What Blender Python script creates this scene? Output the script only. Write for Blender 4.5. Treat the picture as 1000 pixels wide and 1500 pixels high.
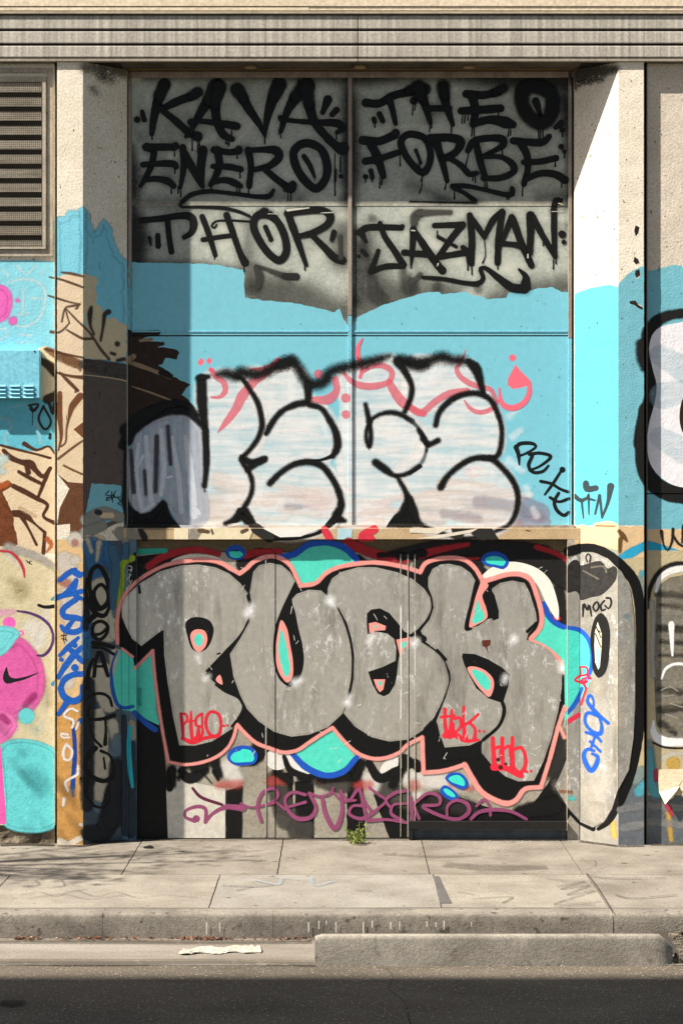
import bpy, bmesh, math, random
from mathutils import Vector, noise as mnoise
from mathutils.geometry import tessellate_polygon
R = math.radians
random.seed(7)
for o in list(bpy.data.objects): bpy.data.objects.remove(o)
scene = bpy.context.scene
col = scene.collection

# ------------------------------------------------------------------ camera, light
D, HC, F = 13.2, 2.218, 2904.0        # metres to the pilaster fronts, eye height, focal length in photo pixels
cam_d = bpy.data.cameras.new('camera'); cam = bpy.data.objects.new('camera', cam_d); col.objects.link(cam)
cam.location = (0, -D, HC); cam.rotation_euler = (R(90), 0, 0)
cam_d.sensor_fit = 'VERTICAL'; cam_d.sensor_height = 36.0; cam_d.lens = 36.0*F/1500.0
cam_d.clip_end = 500
scene.camera = cam
scene.render.resolution_x, scene.render.resolution_y = 682, 1024

SUN_TO = Vector((-0.6166, -0.2292, 0.753)).normalized()
world = bpy.data.worlds.new('World'); scene.world = world; world.use_nodes = True
wn = world.node_tree.nodes; wn.clear()
sky = wn.new('ShaderNodeTexSky'); sky.sky_type = 'NISHITA'; sky.sun_disc = False
sky.sun_elevation = math.asin(SUN_TO.z); sky.sun_rotation = math.atan2(SUN_TO.x, SUN_TO.y)
sky.air_density = 1.0; sky.dust_density = 1.8; sky.ozone_density = 0.6
bg = wn.new('ShaderNodeBackground'); bg.inputs[1].default_value = 0.056
wo = wn.new('ShaderNodeOutputWorld')
world.node_tree.links.new(sky.outputs[0], bg.inputs[0]); world.node_tree.links.new(bg.outputs[0], wo.inputs[0])
sd = bpy.data.lights.new('sun', 'SUN'); sd.energy = 5.0; sd.angle = R(0.53); sd.color = (1.0, 0.935, 0.845)
sun = bpy.data.objects.new('sun', sd); col.objects.link(sun)
sun.rotation_euler = (-SUN_TO).to_track_quat('-Z', 'Y').to_euler(); sun.location = SUN_TO*40
scene.view_settings.view_transform = 'Standard'; scene.view_settings.look = 'None'
scene.view_settings.exposure = 1.38; scene.view_settings.gamma = 1.0
scene.render.engine = 'CYCLES'
scene.cycles.transparent_max_bounces = 32; scene.cycles.max_bounces = 6; scene.cycles.diffuse_bounces = 3; scene.cycles.glossy_bounces = 2

# ------------------------------------------------------------------ colour and material helpers
def lin(h):
    h = h.lstrip('#'); out = []
    for i in (0, 2, 4):
        c = int(h[i:i+2], 16)/255.0
        out.append(c/12.92 if c <= 0.04045 else ((c+0.055)/1.055)**2.4)
    return tuple(out)

def nd(nt, t, **kw):
    n = nt.nodes.new(t)
    for k, v in kw.items():
        if k.startswith('i_'): n.inputs[int(k[2:])].default_value = v
        else: setattr(n, k, v)
    return n
def lk(nt, a, b): nt.links.new(a, b)
def math_(nt, op, a, b=None, clamp=False):
    n = nt.nodes.new('ShaderNodeMath'); n.operation = op; n.use_clamp = clamp
    for i, v in enumerate((a, b)):
        if v is None: continue
        if hasattr(v, 'is_linked'): nt.links.new(v, n.inputs[i])
        else: n.inputs[i].default_value = v
    return n.outputs[0]
def noise_(nt, scale, detail=3, vec=None, rough=0.55, stretch=None):
    n = nt.nodes.new('ShaderNodeTexNoise'); n.inputs['Scale'].default_value = scale
    n.inputs['Detail'].default_value = detail; n.inputs['Roughness'].default_value = rough
    g = nt.nodes.new('ShaderNodeNewGeometry'); v = g.outputs['Position']
    if stretch:
        m = nt.nodes.new('ShaderNodeMapping'); m.inputs['Scale'].default_value = stretch
        nt.links.new(v, m.inputs[0]); v = m.outputs[0]
    nt.links.new(v, n.inputs['Vector'])
    return n.outputs[0]
def maprange(nt, v, a, b, c=0.0, d=1.0, smooth=False):
    n = nt.nodes.new('ShaderNodeMapRange')
    if smooth: n.interpolation_type = 'SMOOTHSTEP'
    nt.links.new(v, n.inputs[0])
    for i, q in enumerate((a, b, c, d)): n.inputs[i+1].default_value = q
    return n.outputs[0]
def mixc(nt, f, a, b):
    n = nt.nodes.new('ShaderNodeMix'); n.data_type = 'RGBA'
    for s, v in ((n.inputs[0], f), (n.inputs[6], a), (n.inputs[7], b)):
        if hasattr(v, 'is_linked'): nt.links.new(v, s)
        elif isinstance(v, tuple): s.default_value = v+(1.0,) if len(v) == 3 else v
        else: s.default_value = v
    return n.outputs[2]

# relief of the facade: stucco on the piers and side walls, nearly flat sheet metal in the bay
RG = bpy.data.node_groups.new('relief', 'ShaderNodeTree')
RG.interface.new_socket('Normal', in_out='OUTPUT', socket_type='NodeSocketVector')
def build_relief():
    nt = RG; out = nt.nodes.new('NodeGroupOutput')
    g = nt.nodes.new('ShaderNodeNewGeometry'); s = nt.nodes.new('ShaderNodeSeparateXYZ'); lk(nt, g.outputs['Position'], s.inputs[0])
    ax = math_(nt, 'ABSOLUTE', math_(nt, 'SUBTRACT', s.outputs[0], 0.045))
    stucco = maprange(nt, ax, 1.44, 1.50)
    n1 = noise_(nt, 75, 4, rough=0.6); n2 = noise_(nt, 8, 1)
    h = math_(nt, 'ADD', math_(nt, 'MULTIPLY', n1, 0.0034), math_(nt, 'MULTIPLY', n2, 0.005))
    m1 = noise_(nt, 2.2, 1); m2 = noise_(nt, 110, 2, stretch=(1, 1, 0.3))
    hm = math_(nt, 'ADD', math_(nt, 'MULTIPLY', m1, 0.0035), math_(nt, 'MULTIPLY', m2, 0.0009))
    mx = nt.nodes.new('ShaderNodeMix'); lk(nt, stucco, mx.inputs[0]); lk(nt, hm, mx.inputs[2]); lk(nt, h, mx.inputs[3])
    b = nt.nodes.new('ShaderNodeBump'); b.inputs['Strength'].default_value = 0.6; b.inputs['Distance'].default_value = 1.0
    lk(nt, mx.outputs[0], b.inputs['Height']); lk(nt, b.outputs[0], out.inputs[0])
build_relief()

def new_mat(name):
    m = bpy.data.materials.new(name); m.use_nodes = True; nt = m.node_tree; nt.nodes.clear()
    out = nt.nodes.new('ShaderNodeOutputMaterial'); p = nt.nodes.new('ShaderNodeBsdfPrincipled')
    lk(nt, p.outputs[0], out.inputs[0])
    return m, nt, p, out

_pm = {}
def paint(hexc, soft=1.2, op=1.0, rough=0.55, var=0.10, jit=0.5, streak=None, chrome=False, wear=0.0):
    """spray or brush paint: colour, soft rim in photo pixels, cover, optional brush streaks ('h' or 'v'), flaking"""
    key = (hexc, soft, op, rough, var, jit, streak, chrome, wear)
    if key in _pm: return _pm[key]
    m, nt, p, out = new_mat('paint_'+hexc.strip('#'))
    c = lin(hexc)
    v = noise_(nt, 24, 7, rough=0.78)
    f = maprange(nt, v, 0.3, 0.7, 1-var*1.6, 1+var*1.2)
    cc = nt.nodes.new('ShaderNodeVectorMath'); cc.operation = 'SCALE'; cc.inputs[0].default_value = c; lk(nt, f, cc.inputs['Scale'])
    colour = cc.outputs[0]
    if chrome:
        sc = noise_(nt, 22, 7, stretch=(1, 1, 0.5), rough=0.82)
        fl = maprange(nt, sc, 0.545, 0.60)
        big = maprange(nt, noise_(nt, 2.6, 3), 0.42, 0.62)
        colour = mixc(nt, math_(nt, 'MULTIPLY', fl, math_(nt, 'MULTIPLY', big, 1.0)), colour, lin('#fdfbf4'))  # pale flecks: scuffs and white glints put into the colour
        dk = maprange(nt, noise_(nt, 4, 6, stretch=(1.6, 1, 0.35), rough=0.7), 0.5, 0.72)
        colour = mixc(nt, math_(nt, 'MULTIPLY', dk, 0.7), colour, lin('#6d695f'))
        p.inputs['Metallic'].default_value = 0.72
    lk(nt, colour, p.inputs['Base Color'])
    p.inputs['Roughness'].default_value = rough; p.inputs['Specular IOR Level'].default_value = 0.18
    gr = nt.nodes.new('ShaderNodeGroup'); gr.node_tree = RG; lk(nt, gr.outputs[0], p.inputs['Normal'])
    if soft > 0 or op < 1 or streak or wear > 0:
        al = None
        if soft > 0:
            at = nd(nt, 'ShaderNodeAttribute', attribute_name='edge')
            e = at.outputs['Fac']
            if jit > 0:
                j = noise_(nt, 170 if soft < 4 else 120, 3, rough=0.7)
                e = math_(nt, 'ADD', e, math_(nt, 'MULTIPLY', math_(nt, 'SUBTRACT', j, 0.5), jit*soft*(1.6 if soft < 4 else 1.1)))
            al = maprange(nt, e, 0.0, soft, 0, 1, smooth=True)
        if streak:
            st = (0.10, 1, 1) if streak == 'h' else (1, 1, 0.10)
            sn = noise_(nt, 24, 3, stretch=st, rough=0.55); bn = noise_(nt, 5, 2)
            sv = maprange(nt, math_(nt, 'ADD', sn, math_(nt, 'MULTIPLY', math_(nt, 'SUBTRACT', bn, 0.5), 0.5)), 0.30, 0.64, 0.52, 1.0)
            al = sv if al is None else math_(nt, 'MULTIPLY', al, sv)
        if wear > 0:
            wv = noise_(nt, 26, 6, rough=0.75); wb = noise_(nt, 3.0, 2)
            wa = maprange(nt, math_(nt, 'ADD', wv, math_(nt, 'MULTIPLY', math_(nt, 'SUBTRACT', wb, 0.5), 0.35)), 0.70-wear*0.3, 0.74-wear*0.3, 1.0, 0.0)
            al = wa if al is None else math_(nt, 'MULTIPLY', al, wa)
        if op < 1: al = op if al is None else math_(nt, 'MULTIPLY', al, op)
        if hasattr(al, 'is_linked'): lk(nt, al, p.inputs['Alpha'])
        else: p.inputs['Alpha'].default_value = al
    _pm[key] = m
    return m

def surface(name, hexc, hex2=None, rough=0.8, s1=3.0, s2=40.0, amt=0.6, bump=0.0, bscale=60, relief=False, stretch=None, metal=0.0, spots=None):
    """plain procedural surface: two tones mixed by noise, fine grain, bump"""
    m, nt, p, out = new_mat(name)
    a = lin(hexc); b = lin(hex2 or hexc)
    n1 = noise_(nt, s1, 5, rough=0.62, stretch=stretch); n2 = noise_(nt, s2, 3)
    c = mixc(nt, math_(nt, 'MULTIPLY', maprange(nt, n1, 0.38, 0.66), amt), a, b)
    g = maprange(nt, n2, 0.3, 0.7, 0.80, 1.18)
    vm = nt.nodes.new('ShaderNodeVectorMath'); vm.operation = 'SCALE'; lk(nt, c, vm.inputs[0]); lk(nt, g, vm.inputs['Scale'])
    c = vm.outputs[0]
    if spots:
        hs, sc, lo, hi = spots
        c = mixc(nt, maprange(nt, noise_(nt, sc, 2, rough=0.5), lo, hi), c, lin(hs))
    lk(nt, c, p.inputs['Base Color']); p.inputs['Roughness'].default_value = rough; p.inputs['Metallic'].default_value = metal; p.inputs['Specular IOR Level'].default_value = 0.25
    if relief:
        gr = nt.nodes.new('ShaderNodeGroup'); gr.node_tree = RG; lk(nt, gr.outputs[0], p.inputs['Normal'])
    elif bump:
        bn = nt.nodes.new('ShaderNodeBump'); bn.inputs['Distance'].default_value = bump; bn.inputs['Strength'].default_value = 0.8
        lk(nt, noise_(nt, bscale, 5, rough=0.65), bn.inputs['Height']); lk(nt, bn.outputs[0], p.inputs['Normal'])
    return m

# ------------------------------------------------------------------ geometry helpers
def tag(o, label=None, cat=None, kind=None, group=None):
    if label: o['label'] = label
    if cat: o['category'] = cat
    if kind: o['kind'] = kind
    if group: o['group'] = group
    return o
def link_mesh(name, verts, faces, mat, parent=None, smooth=False):
    me = bpy.data.meshes.new(name); me.from_pydata(verts, [], faces)
    for m in (mat if isinstance(mat, (list, tuple)) else [mat]): me.materials.append(m)
    if smooth:
        for p in me.polygons: p.use_smooth = True
    o = bpy.data.objects.new(name, me); col.objects.link(o); o.parent = parent
    return o
def empty(name, loc=(0, 0, 0)):
    o = bpy.data.objects.new(name, None); col.objects.link(o); o.location = loc; o.empty_display_size = 0.1
    return o
class MB:
    def __init__(s): s.v = []; s.f = []
    def box(s, x0, x1, y0, y1, z0, z1):
        n = len(s.v)
        s.v += [(x0,y0,z0),(x1,y0,z0),(x1,y1,z0),(x0,y1,z0),(x0,y0,z1),(x1,y0,z1),(x1,y1,z1),(x0,y1,z1)]
        s.f += [tuple(n+i for i in q) for q in ((0,1,5,4),(1,2,6,5),(2,3,7,6),(3,0,4,7),(4,5,6,7),(3,2,1,0))]
        return s
    def prism(s, plan, z0, z1):                      # plan: ccw (x, y) outline seen from above
        n = len(s.v); k = len(plan)
        s.v += [(x, y, z0) for x, y in plan] + [(x, y, z1) for x, y in plan]
        s.f += [(n+i, n+(i+1) % k, n+k+(i+1) % k, n+k+i) for i in range(k)]
        s.f += [tuple(n+k+i for i in range(k)), tuple(n+i for i in reversed(range(k)))]
        return s
    def sweep_x(s, prof, x0, x1):                    # profile of (y, z), swept along x
        n = len(s.v); k = len(prof)
        s.v += [(x0, y, z) for y, z in prof] + [(x1, y, z) for y, z in prof]
        s.f += [(n+i, n+(i+1) % k, n+k+(i+1) % k, n+k+i) for i in range(k)]
        s.f += [tuple(n+k+i for i in range(k)), tuple(n+i for i in reversed(range(k)))]
        return s
    def build(s, name, mat, parent=None, bevel=0.0, smooth=False):
        o = link_mesh(name, s.v, s.f, mat, parent, smooth)
        bm = bmesh.new(); bm.from_mesh(o.data); bmesh.ops.recalc_face_normals(bm, faces=bm.faces)
        if bevel: bmesh.ops.bevel(bm, geom=bm.edges[:], offset=bevel, segments=2, affect='EDGES', profile=0.6)
        bm.to_mesh(o.data); bm.free()
        return o
def X(px, Y=0.0): return (px-500.0)/F*(D+Y)          # photo column -> metres at depth Y
def Zh(py, Y=0.0): return HC-(py-750.0)/F*(D+Y)
def pbox(px0, px1, py0, py1, Y, depth):              # front face covers these photo pixels at depth Y
    return MB().box(X(px0, Y), X(px1, Y), Y, Y+depth, Zh(py1, Y), Zh(py0, Y))

# ------------------------------------------------------------------ ground
ASPH = surface('asphalt', '#5c5448', '#443d34', rough=0.9, s1=2.2, s2=75, amt=0.8, bump=0.010, bscale=80, spots=('#aaa193', 85, 0.63, 0.72), stretch=(0.5, 1, 1))
CONC = surface('sidewalk_concrete', '#7d766b', '#635c52', rough=0.9, s1=2.4, s2=60, amt=0.95, bump=0.004, bscale=90, spots=('#473f36', 11, 0.66, 0.74))
CONC2 = surface('sidewalk_concrete_pale', '#867f73', '#6e675d', rough=0.9, s1=2.6, s2=60, amt=0.95, bump=0.004, bscale=90, spots=('#4c453c', 14, 0.67, 0.75))
CONCB = surface('sidewalk_concrete_bluish', '#837e75', '#6f695f', rough=0.9, s1=2.6, s2=60, amt=0.95, bump=0.004, bscale=90, spots=('#49433c', 13, 0.67, 0.75))
KERB = surface('kerb_concrete', '#7e776c', '#5e5850', rough=0.9, s1=3.6, s2=60, amt=0.95, bump=0.005, bscale=90, spots=('#463f37', 17, 0.62, 0.72))
GUTT = surface('gutter_concrete', '#847d72', '#675f55', rough=0.9, s1=3.0, s2=70, amt=0.9, bump=0.005, bscale=80, stretch=(0.3, 1, 1))
DARK = surface('joint_dirt', '#2c2720', '#1d1a15', rough=1.0, s1=8)

KY, GY = -2.246, -2.86
ZR = -0.15
road = MB().box(-60, 60, -60, GY+0.02, -0.6, ZR).build('road', ASPH); tag(road, 'grey asphalt road along the kerb', kind='structure')
gut = MB().sweep_x([(GY, -0.5), (KY+0.1, -0.5), (KY+0.1, -0.137), (KY-0.3, -0.146), (GY, -0.144)], -30, 30).build('gutter', GUTT)
tag(gut, 'worn pale concrete gutter below the kerb', kind='structure')
base = MB().box(-30, 30, KY+0.03, 1.5, -0.5, -0.022).build('sidewalk_bed', DARK); tag(base, kind='structure')

sw = empty('sidewalk'); tag(sw, 'concrete sidewalk of scored slabs in front of the wall', kind='structure')
def slab(x0, x1, y0, y1, skew0=0.0, skew1=0.0, mat=CONC):
    g = 0.0035; n = max(4, int((x1-x0)/0.09)); k = max(4, int((y1-y0)/0.09))
    v = []; f = []
    for j in range(k+1):
        t = j/k; y = y0+g+(y1-y0-2*g)*t
        a = x0+g+skew0*(1-t); b = x1-g+skew1*(1-t)
        for i in range(n+1):
            x = a+(b-a)*i/n
            z = 0.0035*mnoise.noise(Vector((x*0.9, y*0.9, 3)))+0.0012*mnoise.noise(Vector((x*7, y*7, 9)))
            edge = i in (0, n) or j in (0, k)
            if edge:
                x += 0.0035*mnoise.noise(Vector((x*9, y*9, 1))); yy = y+0.0035*mnoise.noise(Vector((x*9, y*9, 5)))
            else: yy = y
            v.append((x, yy, z))
    for j in range(k):
        for i in range(n): f.append((j*(n+1)+i, j*(n+1)+i+1, (j+1)*(n+1)+i+1, (j+1)*(n+1)+i))
    rim = [i for i in range(n+1)] + [j*(n+1)+n for j in range(1, k+1)] + [k*(n+1)+i for i in range(n-1, -1, -1)] + [j*(n+1) for j in range(k-1, 0, -1)]
    kr = len(rim); m0 = len(v); v += [v[i] for i in rim]+[(v[i][0], v[i][1], -0.03) for i in rim]
    for q in range(kr):
        r = (q+1) % kr; f.append((m0+r, m0+q, m0+kr+q, m0+kr+r))
    o = link_mesh('slab', v, f, mat, sw)
    for p in o.data.polygons: p.use_smooth = p.normal.z > 0.7
    return o
YM, KF = -1.07, KY+0.155
bx = [-7.1, -6.15, -5.2, -4.2, -3.25, -2.3, -1.345, -0.393, 0.54, 1.477, 2.42, 3.36, 4.3, 5.25, 6.2]
for a, b in zip(bx, bx[1:]): slab(a, b, YM, 0.5)
fx = [-7.0, -5.0, -3.35, -2.02, -0.742, 0.56, 1.497, 2.75, 4.1, 6.2]
for a, b, mt in zip(fx, fx[1:], [CONC, CONC, CONC2, CONC2, CONCB, CONC2, CONC, CONC2, CONC]): slab(a, b, KF, YM, mat=mt)

# kerb stones, each its own piece with a worn rounded nose
kerb = empty('kerb'); tag(kerb, 'worn grey concrete kerb along the edge of the sidewalk', kind='structure')
def worn_bar(x0, x1, prof, amp, parent, name, mat, seed=0, step=0.035):
    n = max(3, int((x1-x0)/step)); k = len(prof); v = []; f = []
    for i in range(n+1):
        x = x0+(x1-x0)*i/n
        for (y, z, w) in prof:
            q = Vector((x*6, z*14+seed, y*9)); q2 = Vector((x*1.3, seed, z*3))
            d = amp*w*(mnoise.noise(q)+0.8*mnoise.noise(q2)); big = mnoise.noise(Vector((x*2.7, seed+4, z*7)))
            if big > 0.35: d += -amp*w*3.0*(big-0.35)
            v.append((x, y-d*0.9, z+d*0.6))
    for i in range(n):
        for j in range(k-1): f.append((i*k+j, (i+1)*k+j, (i+1)*k+j+1, i*k+j+1))
    for e in (0, n):                            # end caps on their own vertices, so the ends stay crisp
        m0 = len(v); v += [v[e*k+j] for j in range(k)]; f.append(tuple(m0+j for j in (range(k) if e == 0 else reversed(range(k)))))
    f += [((i)*k, i*k+k-1, (i+1)*k+k-1, (i+1)*k) for i in range(n)]
    o = link_mesh(name, v, f, mat, parent, smooth=True)
    bm = bmesh.new(); bm.from_mesh(o.data); bmesh.ops.recalc_face_normals(bm, faces=bm.faces); bm.to_mesh(o.data); bm.free()
    return o
KPROF = [(KY+0.002, -0.30, 0), (KY+0.001, -0.15, .4), (KY+0.002, -0.11, 1), (KY+0.003, -0.08, 1), (KY+0.004, -0.055, 1), (KY+0.005, -0.022, 1), (KY+0.009, -0.009, 1),
         (KY+0.018, -0.003, 1), (KY+0.035, -0.0005, .6), (KY+0.09, 0.001, .4), (KF-0.004, 0.001, .2), (KF-0.004, -0.30, 0)]
kx = [-7.0, -5.2, -2.9, -1.318, -0.378, 1.499, 3.4, 5.0, 6.6]
for i, (a, b) in enumerate(zip(kx, kx[1:])): worn_bar(a+0.0008, b-0.0008, KPROF, 0.003, kerb, 'kerb_stone', KERB, seed=i*3.1)

# the low outer kerb strip standing at the road edge
BY = GY-0.005
BPROF = [(BY, -0.30, 0), (BY, -0.15, .5), (BY+0.001, -0.10, 1), (BY+0.002, -0.06, 1), (BY+0.003, -0.012, 1), (BY+0.006, 0.004, 1), (BY+0.014, 0.010, .8), (BY+0.046, 0.010, .8), (BY+0.054, 0.003, 1), (BY+0.066, -0.03, 1), (BY+0.068, -0.30, 0)]
KERB2 = surface('kerb_concrete_smooth', '#918a7e', '#726b61', rough=0.9, s1=3.0, s2=60, amt=0.9, bump=0.004, bscale=100, spots=('#574f44', 9, 0.64, 0.74))
x0b, x1b = X(461, BY), X(986, BY)
bk = worn_bar(x0b, x1b, BPROF, 0.0025, None, 'kerb_strip', KERB2, seed=33)
for v in bk.data.vertices:                     # chipped left end and the broken, sloping right end
    if v.co.x > x1b-0.07:
        q = (v.co.x-x1b+0.07)/0.07; v.co.z -= (0.06+0.03*mnoise.noise(v.co*30))*q*(1 if v.co.z > -0.14 else 0); v.co.y += 0.03*q*q
    if v.co.x < x0b+0.02 and v.co.z > -0.02: v.co.z -= 0.012; 
tag(bk, 'low free-standing concrete kerb strip at the road edge, broken at its right end', 'kerb')
rub = MB()
for i in range(420):
    x = X(950, KY)+random.random()*0.6; y = GY+0.0+random.random()*0.55; s = 0.008+0.022*random.random()**2
    z = -0.15+max(0, 0.12*min(1, (x-X(955, KY))/0.16))*(0.45+0.55*random.random())
    rub.box(x, x+s*1.4, y, y+s, z, z+s)
RUB = surface('rubble', '#6c6458', '#3a352e', rough=1, s1=30, bump=0.004)
ro = rub.build('gravel', RUB, bevel=0.002); tag(ro, 'dark gravel and rubble filling the broken end of the kerb strip', 'gravel', kind='stuff')
mound = MB().prism([(X(965, KY), GY+0.03), (X(1010, KY)+0.6, GY-0.02), (X(1010, KY)+0.6, KY), (X(955, KY), KY)], -0.2, -0.10).build('gravel_bed', surface('gravel_bed_mat', '#4a443b', '#2d2924', rough=1, s1=40, bump=0.03, bscale=70))
tag(mound, 'packed dark gravel behind the kerb strip', kind='structure')
dirtx = MB().box(x0b+0.1, X(965, KY), GY+0.06, KY+0.01, -0.2, -0.12).build('gutter_fill', GUTT); tag(dirtx, kind='structure')

# ------------------------------------------------------------------ the building
B = empty('building'); tag(B, 'graffiti covered warehouse front with piers, tall panelled bay, vent and ribbed fascia', 'building')
YW, YS, YSR = 0.045, 0.22, 0.235
YP, YFR, YSI, YD, YFL, YFRR = 0.26, 0.247, 0.200, 0.245, 0.19, 0.20
ZB = 5.215                                   # underside of the fascia
YB = -0.013
CREAM = surface('cream_stucco', '#e4dac7', '#d6c9b2', rough=0.85, s1=2.2, s2=70, amt=0.7, relief=True, spots=('#7d7060', 30, 0.70, 0.74))
CREAMR = surface('cream_stucco_grey', '#cfc3b1', '#bfb19d', rough=0.85, s1=2.0, s2=70, amt=0.7, relief=True, spots=('#7d7060', 34, 0.71, 0.75))
DKGAP = surface('gap_black', '#16130f', '#0d0b09', rough=1.0)
PANEL = surface('panel_dirty_metal', '#aeb2a7', '#84877c', rough=0.6, s1=2.4, s2=60, amt=0.8, relief=True, stretch=(1, 1, 0.8))
DOORM = surface('door_grey_paint', '#a39c8c', '#837c6e', rough=0.6, s1=3, s2=60, amt=0.7, relief=True)
FRAME = surface('frame_tan_paint', '#9f9184', '#73685d', rough=0.6, s1=9, s2=80, amt=0.7, stretch=(1, 1, 0.3), bump=0.001)
FRAMEB = surface('frame_blue_paint', '#79bccb', '#63a4b4', rough=0.55, s1=9, s2=80, amt=0.5, bump=0.001)
BEIGE = surface('sill_beige', '#c0a680', '#a78e6b', rough=0.7, s1=6, s2=80, amt=0.6, bump=0.001)
WOODD = surface('header_dark_wood', '#6b5c43', '#463b2b', rough=0.8, s1=5, s2=60, amt=0.8, stretch=(0.15, 1, 1), bump=0.001)

wl = MB().box(X(-450), X(80.3, YW), YW, 0.5, Zh(1209, YW), ZB).build('wall', CREAM, B)
plinth = MB(); 
v = []; f = []
nx, nz = 60, 6
for j in range(nz+1):
    for i in range(nx+1):
        x = X(-450)+(X(80.3, YW)-X(-450))*i/nx; z = -0.05+(Zh(1209, YW)+0.05)*j/nz
        v.append((x, YW+0.012+0.02*mnoise.noise(Vector((x*9, 0, z*16)))+0.01*mnoise.noise(Vector((x*25, 2, z*40))), z))
for j in range(nz):
    for i in range(nx): f.append((j*(nx+1)+i, j*(nx+1)+i+1, (j+1)*(nx+1)+i+1, (j+1)*(nx+1)+i))
PLINTH = surface('plinth_rough', '#7d7260', '#3f372d', rough=1, s1=9, amt=0.9, bump=0.02, bscale=30)
link_mesh('plinth', v, f, PLINTH, B)
def splay(xa, ya, xb, yb):                     # plane Y = a + b x through two plan points
    b = (yb-ya)/(xb-xa); return ya-b*xa, b
xl0, xl1 = X(122), X(186, YS)
xr0, xr1 = X(905), X(840.5, YSR)
SPL, SPR = splay(xl0, 0, xl1, YS), splay(xr0, 0, xr1, YSR)
MB().prism([(X(84), 0), (xl0, 0), (xl1, YS), (xl1, 0.5), (X(84), 0.5)], -0.05, ZB).build('pier', CREAM, B, bevel=0.003)
pr = MB().prism([(xr0, 0), (X(942.5), 0), (X(942.5), 0.5), (xr1, 0.5), (xr1, YSR)], -0.05, ZB).build('pier', CREAM, B, bevel=0.003)
MB().box(X(80.3, YW)-0.01, X(84)+0.01, 0.09, 0.3, -0.05, ZB).build('gap', DKGAP, B)
MB().box(X(942.5)-0.01, X(947.5, YW)+0.02, 0.10, 0.3, -0.05, ZB).build('gap', DKGAP, B)
# right wall is two tall sheets with a joint
MB().box(X(947.5, YW), X(1450), YW, 0.5, Zh(722.3, YW), ZB).build('wall', CREAMR, B)
MB().box(X(947.5, YW), X(1450), YW+0.001, 0.5, -0.05, Zh(724, YW)).build('wall', CREAMR, B)
MB().box(X(940), X(1450), 0.12, 0.5, Zh(730, YW), Zh(716, YW)).build('gap', DKGAP, B)
# back of the bay: dark backing behind the gaps
MB().box(X(186, YS)-0.05, X(841, YS)+0.05, 0.33, 0.6, -0.05, ZB).build('bay_backing', DKGAP, B)
# bay panels
for (a, b) in ((193, 509.8), (516.2, 832)):
    pbox(a, b, 113, 490.8, YP, 0.03).build('panel', PANEL, B)
    pbox(a, b, 492.8, 769, YP-0.001, 0.03).build('panel', PANEL, B)
# tan / blue metal frame round the panels
pbox(187.5, 838.5, 104.5, 113.2, YFR, 0.04).build('top_rail', FRAME, B, bevel=0.002)
pbox(188, 192.6, 113.4, 421, YFR, 0.04).build('stile', FRAME, B, bevel=0.002)
pbox(186, 192.4, 421.2, 770, YFR+0.002, 0.04).build('stile', FRAMEB, B, bevel=0.002)
pbox(509.8, 515.4, 113.4, 462, YFR, 0.04).build('mullion', FRAME, B, bevel=0.002)
pbox(509.8, 515.4, 462.2, 769.5, YFR+0.002, 0.04).build('mullion', FRAMEB, B, bevel=0.002)
pbox(831.8, 837, 113.4, 495, YFR, 0.04).build('stile', FRAME, B, bevel=0.002)
pbox(831.8, 837, 495.2, 770, YFR+0.002, 0.04).build('stile', FRAMEB, B, bevel=0.002)
for a, b in ((193.5, 509), (516.5, 831)): pbox(a, b, 484.5, 486.5, YP-0.004, 0.01).build('rail_lip', FRAMEB, B)
for a, b in ((193.5, 509), (516.5, 831)): pbox(a, b, 294.5, 301.5, YP-0.0025, 0.01).build('lap_strip', surface('lap_strip_mat', '#b9b6a6', '#94917f', rough=0.55, s1=7, amt=0.8, bump=0.001), B)
# sill between the upper panels and the door
pbox(179, 849, 773.5, 790, YSI, 0.12).build('sill', BEIGE, B, bevel=0.002)
pbox(184, 841, 769, 774, YSI+0.012, 0.1).build('sill_lip', surface('sill_lip_mat', '#a99d8c', '#70675a', rough=0.7, s1=14, amt=0.9), B, bevel=0.002)
# lower door: header, jambs, three leaves, threshold bar and handle
door = pbox(198, 832, 789, 808, YD-0.004, 0.1).build('door', WOODD, B); door['label'] = 'wide painted metal double door under the sill'
dx = [200, 215.5, 401.6, 598.2, 605, 830]
for a, b in ((200.5, 402.6), (404.2, 598), (599.2, 830)):
    pbox(a, b, 809.2, 1227, YD, 0.04).build('door_leaf', DOORM, door)
for a, b in ((388.5, 390.0), (586, 587.2), (596.3, 598), (607, 608)):
    pbox(a, b, 812, 1226, YD-0.004, 0.01).build('door_seam_strip', DOORM, door)
MB().box(X(598, .2), X(829, .2), 0.17, 0.20, Zh(1215, .18), Zh(1203, .18)).build('threshold_bar', surface('bar_black', '#1c1a18', '#121110', rough=0.6), door, bevel=0.003)
MB().box(X(598, .2), X(604.5, .2), 0.172, 0.25, -0.02, Zh(1203.5, .18)).build('threshold_bracket', surface('bar_black2', '#1c1a18', '#121110', rough=0.6), door, bevel=0.003)
MB().box(X(604.5, .2), X(829, .2), 0.215, 0.25, -0.02, Zh(1216, .2)).build('threshold_plate', surface('plate_slate', '#4a4f55', '#33363a', rough=0.6, s1=10, amt=0.8), door)
hd = MB().box(X(204.8, YD), X(206.6, YD), YD-0.03, YD-0.018, Zh(1034, YD), Zh(1008, YD)); hd.box(X(204.8, YD), X(206.6, YD), YD-0.018, YD+0.002, Zh(1011, YD), Zh(1008, YD)); hd.box(X(204.8, YD), X(206.6, YD), YD-0.018, YD+0.002, Zh(1034, YD), Zh(1031, YD))
hd.build('handle', surface('handle_teal', '#1f9484', '#177365', rough=0.4), door, bevel=0.001)
FRL = surface('jamb_blue_grey', '#5d7a8a', '#3f4f5a', rough=0.7, s1=6, amt=0.9)
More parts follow.
